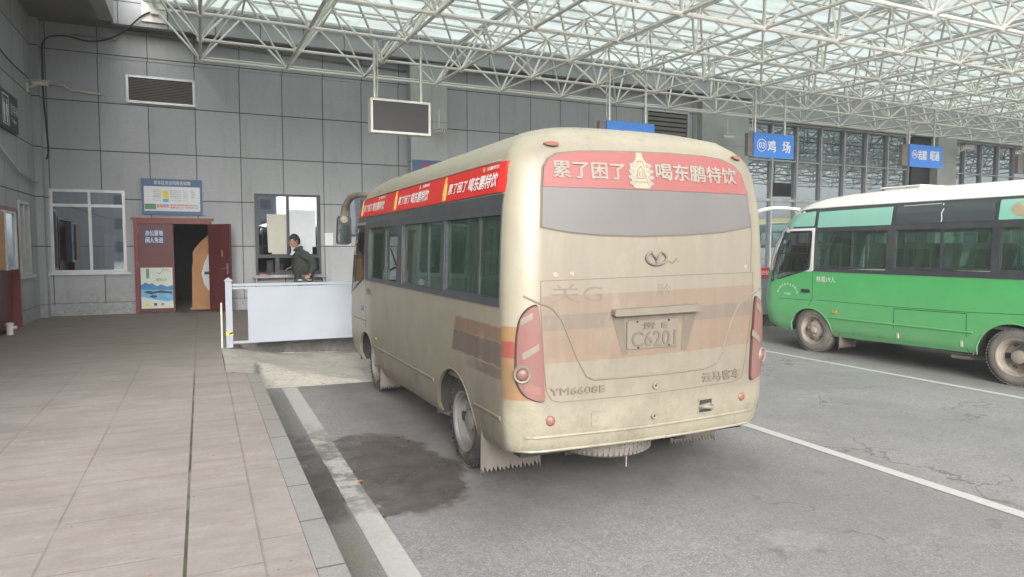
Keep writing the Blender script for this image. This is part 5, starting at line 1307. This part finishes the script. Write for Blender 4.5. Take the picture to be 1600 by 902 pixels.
# tail lights
TL = rounded(sh([(-.893,1.399),(-.957,1.366),(-.994,1.298),(-1.008,1.2),(-1.014,1.033),(-1.012,.882),(-.975,.801),(-.91,.765),(-.842,.755),(-.852,.96),(-.868,1.186),(-.880,1.337)]), .07, 3)
def light(P_, mirror, cxz):
    cx_, cz_ = cxz
    patch('tail_light_seal', [(cx_+(p[0]-cx_)*1.07, cz_+(p[1]-cz_)*1.03) for p in P_], REAR, 'under', bus, .006, .02, .06)
    l_ = patch('tail_light', P_, REAR, 'lens', bus, .022, .04, .05)
    return l_
tl = light(TL, 1, (-1.0, 1.07))
patch('reflector_strip', sh([(-.995,1.262),(-.925,1.308),(-.925,1.352),(-.995,1.305)]), REAR, 'lensw', tl, .026, .006, .05)
patch('reflector_strip', sh([(-.985,1.035),(-.885,1.10),(-.885,1.145),(-.985,1.08)]), REAR, 'lensw', tl, .026, .006, .05)
patch('reflector_strip', sh([(-.985,.83),(-.875,.80),(-.87,.85),(-.96,.875)]), REAR, 'reflector', tl, .025, .006, .05)
TR = [(-p[0]-.02, p[1]) for p in TL]
tr_ = light(TR, -1, (1.0, 1.07))
patch('reflector_strip', [(.925,1.31),(.975,1.262),(.985,1.305),(.935,1.352)], REAR, 'lensw', tr_, .026, .006, .05)
patch('reflector_strip', [(.875,1.10),(.975,1.035),(.985,1.08),(.885,1.145)], REAR, 'lensw', tr_, .026, .006, .05)
def rlamp(x, z, r, m='lens', ring_=True, off=.035):
    p = REAR(x, z, off-.03)
    n_ = Vector((0, -1, 0)); 
    if abs(x) > .85: n_ = Vector((math.copysign(.45, x), -1, 0)).normalized()
    q = n_.to_track_quat('Z', 'Y')
    def pl_(prof_, name, mm):
        b = MB().lathe(prof_, (0,0,0), 'z', 28); b.v = [tuple(Vector(p)+q @ Vector(v)) for v in b.v]; return b.build(name, mm, bus, True, sharp=40)
    if ring_: pl_([(-.02,r*1.55),(.02,r*1.5),(.028,r*1.35),(.022,r*1.08),(.01,r*1.05)], 'lamp_ring', 'lampring')
    pl_([(-.02,r*1.04),(.018,r*1.0),(.028,r*.8),(.032,r*.4),(.033,.001)], 'round_lamp', m)
rlamp(-.978+dx, .938, .040); rlamp(1.02, .935, .040)
rlamp(-.795+dx, .622, .036, 'reflector', False, .012); rlamp(.84+dx, .635, .034, 'reflector', False, .012)
for x_, z_ in ((-.735+dx, 2.465), (.86+dx, 2.455)):
    patch('marker_lamp', [(x_+.05*math.cos(a), z_+.016*math.sin(a)) for a in [2*math.pi*k/16 for k in range(16)]], REAR, 'reflector', bus, .03, .03, .05)
# bumper details
for x_, z_, r_ in ((.010+dx, .80, .020), (-.002+dx, .585, .019)):
    MB().lathe([(0,r_*1.3),(-.012,r_*1.25),(-.016,r_),(-.010,r_*.45),(-.010,.001)], REAR(x_, z_, 0), 'y', 20).build('lock', 'lampring', bus, True, sharp=40)
    MB().lathe([(0,r_*.42),(-.004,.001)], REAR(x_, z_, .012), 'y', 12).build('keyhole', 'under', bus)
patch('tow_pocket', rounded(rect(.402+dx,.558,.534+dx,.662), .012), REAR, 'under', bus, .003, .004, .2)
patch('pocket_rim', strip([(.402+dx,.558),(.402+dx,.662),(.534+dx,.662),(.534+dx,.558),(.402+dx,.558)], .010), REAR, 'champ', bus, .007, .008, .2, False)
MB().tube([REAR(.41+dx,.605,-.01), REAR(.45+dx,.61,.03), REAR(.50+dx,.60,.035), REAR(.525+dx,.60,.01)], .016, 8).build('tow_hook', 'lampring', bus, True)
patch('blank_cover', rounded(rect(-.50+dx,.553,-.377+dx,.660), .02), REAR, 'champ', bus, .006, .007, .2)
ridge([(-.955+dx,.508),(-.668+dx,.512),(-.142+dx,.511),(.474+dx,.515),(1.05,.515)], .010, 'champ', 'bumper_ridge')
ridge([(-1.05,.404),(-.668+dx,.412),(-.142+dx,.414),(.474+dx,.414),(1.05,.408)], .011, 'champ', 'bumper_lip')
# side details
text('side_lettering', '核载19人', LEFTT, (-4.20, 1.20, -3.93, 1.28), 'reliefdark', bus, .003, .02)
MB().lathe([(0,.001),(0,.030),(-.012,.026),(-.014,.001)], LEFT(4.42,1.02,0), 'x', 18).build('fuel_cap', 'navy', bus, True, sharp=40)
patch('scratch', strip([(1.0,.965),(.4,.955)], .006), LEFT, 'dustrelief', bus, .001, .002, .3, False)
# spare tyre slung under the rear
sp_ = empty('spare_wheel', (-.17, .40, .345)); sp_.parent = bus
TP = [(-.09,.22),(-.10,.27),(-.085,.33),(-.055,.36),(-.03,.367),(.03,.367),(.055,.36),(.085,.33),(.10,.27),(.09,.22)]
trd = MB().lathe(TP, (0,0,0), 'z', 48, closed=True)
for k in range(60):
    a = 2*math.pi*k/60
    for zz_ in (-.052, -.018, .018, .052):
        c, d, c2, d2 = math.cos(a), math.sin(a), math.cos(a+.06), math.sin(a+.06); r0, r1 = .35, (.374 if abs(zz_) < .03 else .368); h_ = .012; sk = .02 if int(zz_*1000) % 2 else -.02
        trd.add([(c*r0,d*r0,zz_-h_),(c2*r0,d2*r0,zz_-h_),(c2*r0,d2*r0,zz_+h_),(c*r0,d*r0,zz_+h_),(c*r1,d*r1,zz_-h_),(c2*r1,d2*r1,zz_-h_),(c2*r1,d2*r1,zz_+h_),(c*r1,d*r1,zz_+h_)],
                [(4,5,6,7),(0,1,5,4),(1,2,6,5),(2,3,7,6),(3,0,4,7)])
trd.build('tyre', 'tyredust', sp_, True, sharp=45)
MB().lathe([(-.06,.225),(-.03,.2),(0,.15),(0,.001)], (0,0,0), 'z', 28, caps=False).build('rim', 'rimdust', sp_, True, sharp=40)
MB().bar((.0,-.33,-.06),(.0,-.33,-.16),.005,6).build('hanger_bolt', 'rimdust', sp_)

# ---- green bus
gb, gbody = build_bus('green')
gb.location = (10.455, 4.0, ROAD)
tag(gb, 'green and white minibus parked beyond the painted line at the right edge', 'minibus')
# upper glazing row
patch('quarter_glass', rounded([(4.89,2.115),(4.78,2.26),(4.60,2.345),(4.262,2.365),(4.262,2.115)], .03), LEFT, 'upper', gb, .012, .006, .07)
for P_, m_ in (([(4.19,2.09),(2.87,2.10),(2.87,2.37),(4.19,2.35)], 'upper'), ([(2.80,2.105),(1.44,2.115),(1.44,2.38),(2.80,2.375)], 'upperdark'), ([(1.37,2.12),(.2,2.13),(.2,2.385),(1.37,2.38)], 'upper')):
    patch('upper_window', rounded(P_, .015), LEFT, m_, gb, .012, .006, .07)
patch('tape_crack', strip([(2.12,2.375),(2.10,2.30),(2.125,2.24),(2.11,2.16),(2.115,2.12)], .012)+strip([(2.7,2.37),(2.15,2.378)], .006), LEFT, 'white', gb, .013, .003, .3, False)
patch('round_hatch', [(.95+.28*math.cos(a), 2.255+.12*math.sin(a)) for a in [2*math.pi*k/20 for k in range(20)]], LEFT, 'seatb', gb, .014, .004, .15)
text('side_lettering', '核载19人', LEFTT, (-4.17, 1.19, -3.80, 1.285), 'white', gb, .003, .015)
arc_txt = '贵州省安顺汽车运输公司'
for k, ch_ in enumerate(arc_txt):
    a = R(180-8-k*(164/(len(arc_txt)-1))); cx_, cz_ = -4.775, .965; r_y, r_z = .215, .155
    u, v = cx_+r_y*math.cos(a), cz_+r_z*math.sin(a)
    text('side_lettering', ch_, LEFTT, (u-.020, v-.020, u+.020, v+.020), 'white', gb, .003, .02, rot=(u, v, a-math.pi/2))
text('side_lettering', '5-436', LEFTT, (-4.84, .935, -4.71, .975), 'white', gb, .003, .03)
patch('door_handle', rounded(rect(4.30,.995,4.475,1.055), .02), LEFT, 'black', gb, .012, .014, .1)
MB().box((-.30, 3.0, 2.66), (.30, 3.6, 2.715)).box((-.34, 2.96, 2.716), (.34, 3.64, 2.735)).build('roof_hatch', 'white', gb)
MB().tube([(-1.0,4.5,1.55),(-.9,4.55,1.85),(-.85,4.6,2.2)], .02, 6).build('curtain', 'interior', gb)
tag(MB().bar((11.6,9.0,ROAD),(11.6,9.0,1.9),.03,8).build('thin_post', 'pole'), 'thin grey post behind the green bus', 'post')
MB().box((-.62,3.28,1.41),(-.30,3.34,1.62)).build('headrest_cover', 'shirt', gb)
# ---- coach mirrored in the glass front, standing further along the bays outside the view
co_ = copy_tree(gb)
for ch_ in co_.children:
    if ch_.name.startswith('body') and ch_.type == 'MESH':
        ch_.data = ch_.data.copy(); ch_.data.materials.clear(); ch_.data.materials.append(M['coach'])
    if ch_.name.startswith(('side_lettering',)): bpy.data.objects.remove(ch_)
co_.location = (30.5, 2.5, ROAD); co_.scale = (1.2, 1.2, 1.25); co_['label'] = 'white coach standing far along the bays outside the view, mirrored in the glass front'; co_['category'] = 'coach'

# ================================================================== man at the counter
def skin_mesh(name, joints, edges, m, parent, levels=2, root=0):
    me = bpy.data.meshes.new(name); me.from_pydata([j[0] for j in joints], edges, []); o = bpy.data.objects.new(name, me); C.objects.link(o)
    mod = o.modifiers.new('skin', 'SKIN'); mod.use_smooth_shade = True; mod.branch_smoothing = .6
    for i, v in enumerate(me.skin_vertices[0].data):
        r = joints[i][1]; v.radius = (r, r) if not isinstance(r, tuple) else r; v.use_root = (i == root)
    s = o.modifiers.new('ss', 'SUBSURF'); s.levels = levels; s.render_levels = levels
    dg = bpy.context.evaluated_depsgraph_get(); dg.update(); me2 = bpy.data.meshes.new_from_object(o.evaluated_get(dg)); me2.name = name
    o.modifiers.clear(); o.data = me2; me2.materials.clear(); me2.materials.append(M[m]); me2.polygons.foreach_set('use_smooth', [True]*len(me2.polygons))
    o.parent = parent; return o
# local frame: origin at the feet, man faces -X, +Y = away from the viewer; his left arm is nearer the viewer
mt_ = empty('person', (2.10, 16.30, PLAT)); tag(mt_, 'man in an olive jacket leaning at the counter, hand on his hip', 'person')
pelv = (0.05, 0, .93)
J = [(pelv, .13), ((.03,0,1.10), .125), ((-.03,0,1.32), .10), ((-.065,0,1.43), .060), ((-.095,0,1.50), .050), ((-.11,0,1.55), .048),
     ((.06,-.10,.86), .095), ((.03,-.11,.50), .058), ((.06,-.11,.10), .042), ((-.08,-.12,.045), .038),
     ((.05,.10,.86), .095), ((.0,.11,.50), .058), ((.04,.11,.10), .042), ((-.10,.12,.045), .038),
     ((-.03,-.20,1.33), .05), ((.22,-.265,1.12), .042), ((.15,-.245,.82), .034),
     ((-.04,.19,1.33), .05), ((-.06,.24,1.12), .045), ((-.20,.21,1.01), .034)]
E_ = [(0,1),(1,2),(2,3),(3,4),(4,5),(0,6),(6,7),(7,8),(8,9),(0,10),(10,11),(11,12),(12,13),(3,14),(14,15),(15,16),(3,17),(17,18),(18,19)]
pb = skin_mesh('body', J, E_, 'skin', mt_)
# head: shaped from a sphere, face toward -X, looking slightly down
def head(parent):
    bm = bmesh.new(); bmesh.ops.create_uvsphere(bm, u_segments=32, v_segments=24, radius=1)
    for v in bm.verts:
        x, y, z = v.co; X_, Y_, Z_ = x*.098, y*.076, z*.118
        if z < -.1: X_ *= 1-.18*(-z); Y_ *= 1-.25*(-z)
        if x < 0 and z < 0: X_ -= .010*(-z)*(-x)
        f_ = max(0, -x)
        if abs(y) < .28 and -.32 < z < .12: X_ -= .020*f_*(1-abs(y)/.28)*(1-abs(z+.16)/.28)*1.2       # nose
        if abs(z+.50) < .10 and abs(y) < .35 and x < 0: X_ -= .006*(1-abs(z+.5)/.10)                   # lips
        if abs(z-.10) < .12 and .18 < abs(y) < .52 and x < 0: X_ += .008*(1-abs(z-.10)/.12)            # eye sockets
        if abs(z+.82) < .15 and x < -.2: X_ -= .008
        v.co = (X_, Y_, Z_)
    me = bpy.data.meshes.new('head'); bm.to_mesh(me); bm.free(); me.materials.append(M['skin']); me.polygons.foreach_set('use_smooth', [True]*len(me.polygons))
    h = bpy.data.objects.new('head', me); C.objects.link(h); h.parent = parent; h.location = (-.135, 0, 1.615); h.scale = (1.25, 1.22, 1.22); h.rotation_euler = (0, R(-8), R(14))
    # ears, eyes
    for s in (-1, 1):
        b = MB(); b.lathe([(-.008,.001),(-.008,.012),(0,.022),(.008,.024),(.010,.018),(.004,.010),(.004,.001)], (0,0,0), 'y', 12); b.v = [(v[0]*.75+.012, v[1]*s+s*.074, v[2]*1.25-.01) for v in b.v]
        b.build('ear', 'skin', h, True)
        e = MB(); ball(e, (-.081, s*.030, .012), .010, 8); e.build('eye', 'under', h, True)
        MB().tube([(-.090, s*.045, .032), (-.094, s*.030, .038), (-.094, s*.016, .034)], .004, 5).build('eyebrow', 'hair', h)
    MB().tube([(-.088,-.022,-.062),(-.098,0,-.060),(-.088,.022,-.062)], .0045, 5).build('mouth', 'pink', h)
    # hair: short, swept up at the crown
    bm = bmesh.new(); bmesh.ops.create_uvsphere(bm, u_segments=36, v_segments=26, radius=1)
    dl = []
    for v in bm.verts:
        x, y, z = v.co
        lim = .42 if x < -.55 else (.30-.9*(x+.55) if x < .2 else -.42)
        if z < lim-.18: dl.append(v)
        k = 1.07+.05*mn.noise(Vector((x, y, z))*5)
        v.co = (x*.098*k+.003, y*.076*k*1.02, z*.118*k+.004+(.012 if z > .6 else 0)+.006*mn.noise(Vector((x, y, z))*14))
    bmesh.ops.delete(bm, geom=dl, context='VERTS')
    me = bpy.data.meshes.new('hair'); bm.to_mesh(me); bm.free(); me.materials.append(M['hair']); me.polygons.foreach_set('use_smooth', [True]*len(me.polygons))
    hr = bpy.data.objects.new('hair', me); C.objects.link(hr); hr.parent = h
    return h
head(mt_)
# jacket, shirt, trousers, shoes
JJ = [((.05,0,.80), .235), ((.035,0,.95), .25), ((.02,0,1.06), .265), ((.0,0,1.20), .265), ((-.02,0,1.33), .24), ((-.045,0,1.40), .185), ((-.085,0,1.50), .15),
      ((-.02,-.20,1.36), .125), ((.12,-.25,1.25), .11), ((.235,-.27,1.13), .10), ((.20,-.265,.98), .085), ((.16,-.25,.86), .065),
      ((-.045,.20,1.37), .115), ((-.06,.25,1.17), .09), ((-.10,.24,1.07), .075), ((-.18,.22,1.02), .055)]
JE = [(0,1),(1,2),(2,3),(3,4),(4,5),(5,6),(4,7),(7,8),(8,9),(9,10),(10,11),(4,12),(12,13),(13,14),(14,15)]
jk = skin_mesh('jacket', JJ, JE, 'olive', mt_, 3)
for v in jk.data.vertices:     # cloth folds
    p = v.co; d_ = .011*mn.noise(Vector((p.x*9, p.y*9, p.z*16)))+.005*mn.noise(p*34); v.co = p+Vector((v.normal.x, v.normal.y, v.normal.z))*d_
ho = MB().tube([(.05+.185*math.cos(a), .185*math.sin(a), .765) for a in [2*math.pi*k/20 for k in range(21)]], .022, 8).build('jacket_hem', 'olive', mt_, True)
MB().prism([(-.16,1.455),(-.12,1.47),(-.14,1.30),(-.245,1.30)], -.035, .035, 'y').build('shirt_front', 'shirt', mt_)
MB().lathe([(0,.175),(.05,.185),(.06,.150)], (.05,0,.705), 'z', 24).build('shirt_hem', 'shirt', mt_, True)
TJ = [((.04,0,.93), .20), ((.06,-.10,.84), .108), ((.035,-.11,.50), .078), ((.06,-.11,.12), .064), ((.05,.10,.84), .108), ((.0,.11,.50), .078), ((.04,.11,.12), .064)]
skin_mesh('trousers', TJ, [(0,1),(1,2),(2,3),(0,4),(4,5),(5,6)], 'jeans', mt_)
for y_, x_ in ((-.11, .02), (.11, 0)):
    MB().prism(rounded([(x_-.20,0),(x_+.10,0),(x_+.11,.07),(x_+.04,.10),(x_-.06,.09),(x_-.19,.05)], .02), y_-.045, y_+.045, 'y').build('shoe', 'shoe', mt_)
# hands: palm and five fingers each
def hand(name, wrist, pd, fd, up, sc=1., curl=.5):
    """wrist point, palm direction, finger direction bend toward up"""
    w0 = Vector(wrist); d = Vector(pd).normalized(); n_ = Vector(up).normalized(); s_ = d.cross(n_).normalized()
    mb = MB(); P0 = w0; P1 = w0+d*.075*sc
    V = []
    for p, wd, th in ((P0, .022, .018), (P0+d*.04*sc, .036, .016), (P1, .038, .013)):
        for k in range(10): a = 2*math.pi*k/10; V.append(p+s_*wd*sc*math.cos(a)+n_*th*sc*math.sin(a))
    F = [(i*10+k, i*10+(k+1)%10, (i+1)*10+(k+1)%10, (i+1)*10+k) for i in range(2) for k in range(10)]+[tuple(range(10))[::-1], tuple(range(20, 30))]
    mb.add(V, F)
    for k, L in enumerate((.068, .076, .070, .055)):
        b = P1+s_*(.028-.019*k)*sc-d*.008; a = 0; pts = [b]; p = b
        for q in range(3):
            a += curl; p = p+(d*math.cos(a)-n_*math.sin(a))*L*sc/3*1.1; pts.append(p)
        mb.tube(pts, [.0095*sc, .009*sc, .008*sc, .0065*sc], 8)
    b = P0+s_*.030*sc+d*.02; mb.tube([b, b+(s_*.6+d*.8)*.03*sc, b+(s_*.45+d)*.055*sc-n_*.008], [.012*sc, .011*sc, .008*sc], 8)
    return mb.build(name, 'skin', mt_, True)
hand('hand', (.15,-.245,.81), (-.75,.0,-.35), None, (0,-1,.1), 1.05, .45)
hand('hand', (-.20,.21,1.01), (-1,0,-.35), None, (0,0,1), 1.0, .2)

# ================================================================== buildings reflected in the glass (beyond the open yard)
def block(x, y, w_, d_, h, label):
    t = empty('distant_building', (x, y, ROAD)); tag(t, label, 'building', 'buildings across the yard behind the viewer')
    MB().box((0,0,0),(w_,d_,h)).build('wall', 'farwall', t)
    wm = MB(); n = int(w_/3); m_ = int(h/3)
    for i in range(n):
        for j in range(m_): wm.box((i*3+.8, d_+.0, j*3+1),(i*3+2.2, d_+.05, j*3+2.4))
    tag(wm.build('window', 'farwin', t), kind='stuff'); MB().box((-.3,-.3,h),(w_+.3,d_+.3,h+.5)).build('roof_slab', 'farwall', t)
block(20, -75, 14, 12, 16, 'grey block across the yard behind the viewer, tallest of the row')
block(42, -85, 22, 12, 10, 'long low grey block across the yard behind the viewer')
block(70, -80, 18, 12, 13, 'rightmost grey block across the yard behind the viewer')
block(-14, -80, 24, 12, 9, 'leftmost grey block across the yard behind the viewer')

# ================================================================== thin air volume added as a soft veil over the view
hz = MB().box((-60, -100, ROAD-1.2), (90, 60, 22)).build('veil_haze', None); tag(hz, kind='stuff')
hm_ = bpy.data.materials.new('veil_air'); hm_.use_nodes = True; ht = hm_.node_tree; ht.nodes.clear()
ho_ = ht.nodes.new('ShaderNodeOutputMaterial'); hv = ht.nodes.new('ShaderNodeVolumePrincipled')
hv.inputs['Color'].default_value = (.9, .92, .95, 1); hv.inputs['Density'].default_value = .0018
ht.links.new(hv.outputs[0], ho_.inputs['Volume']); hz.data.materials.append(hm_)
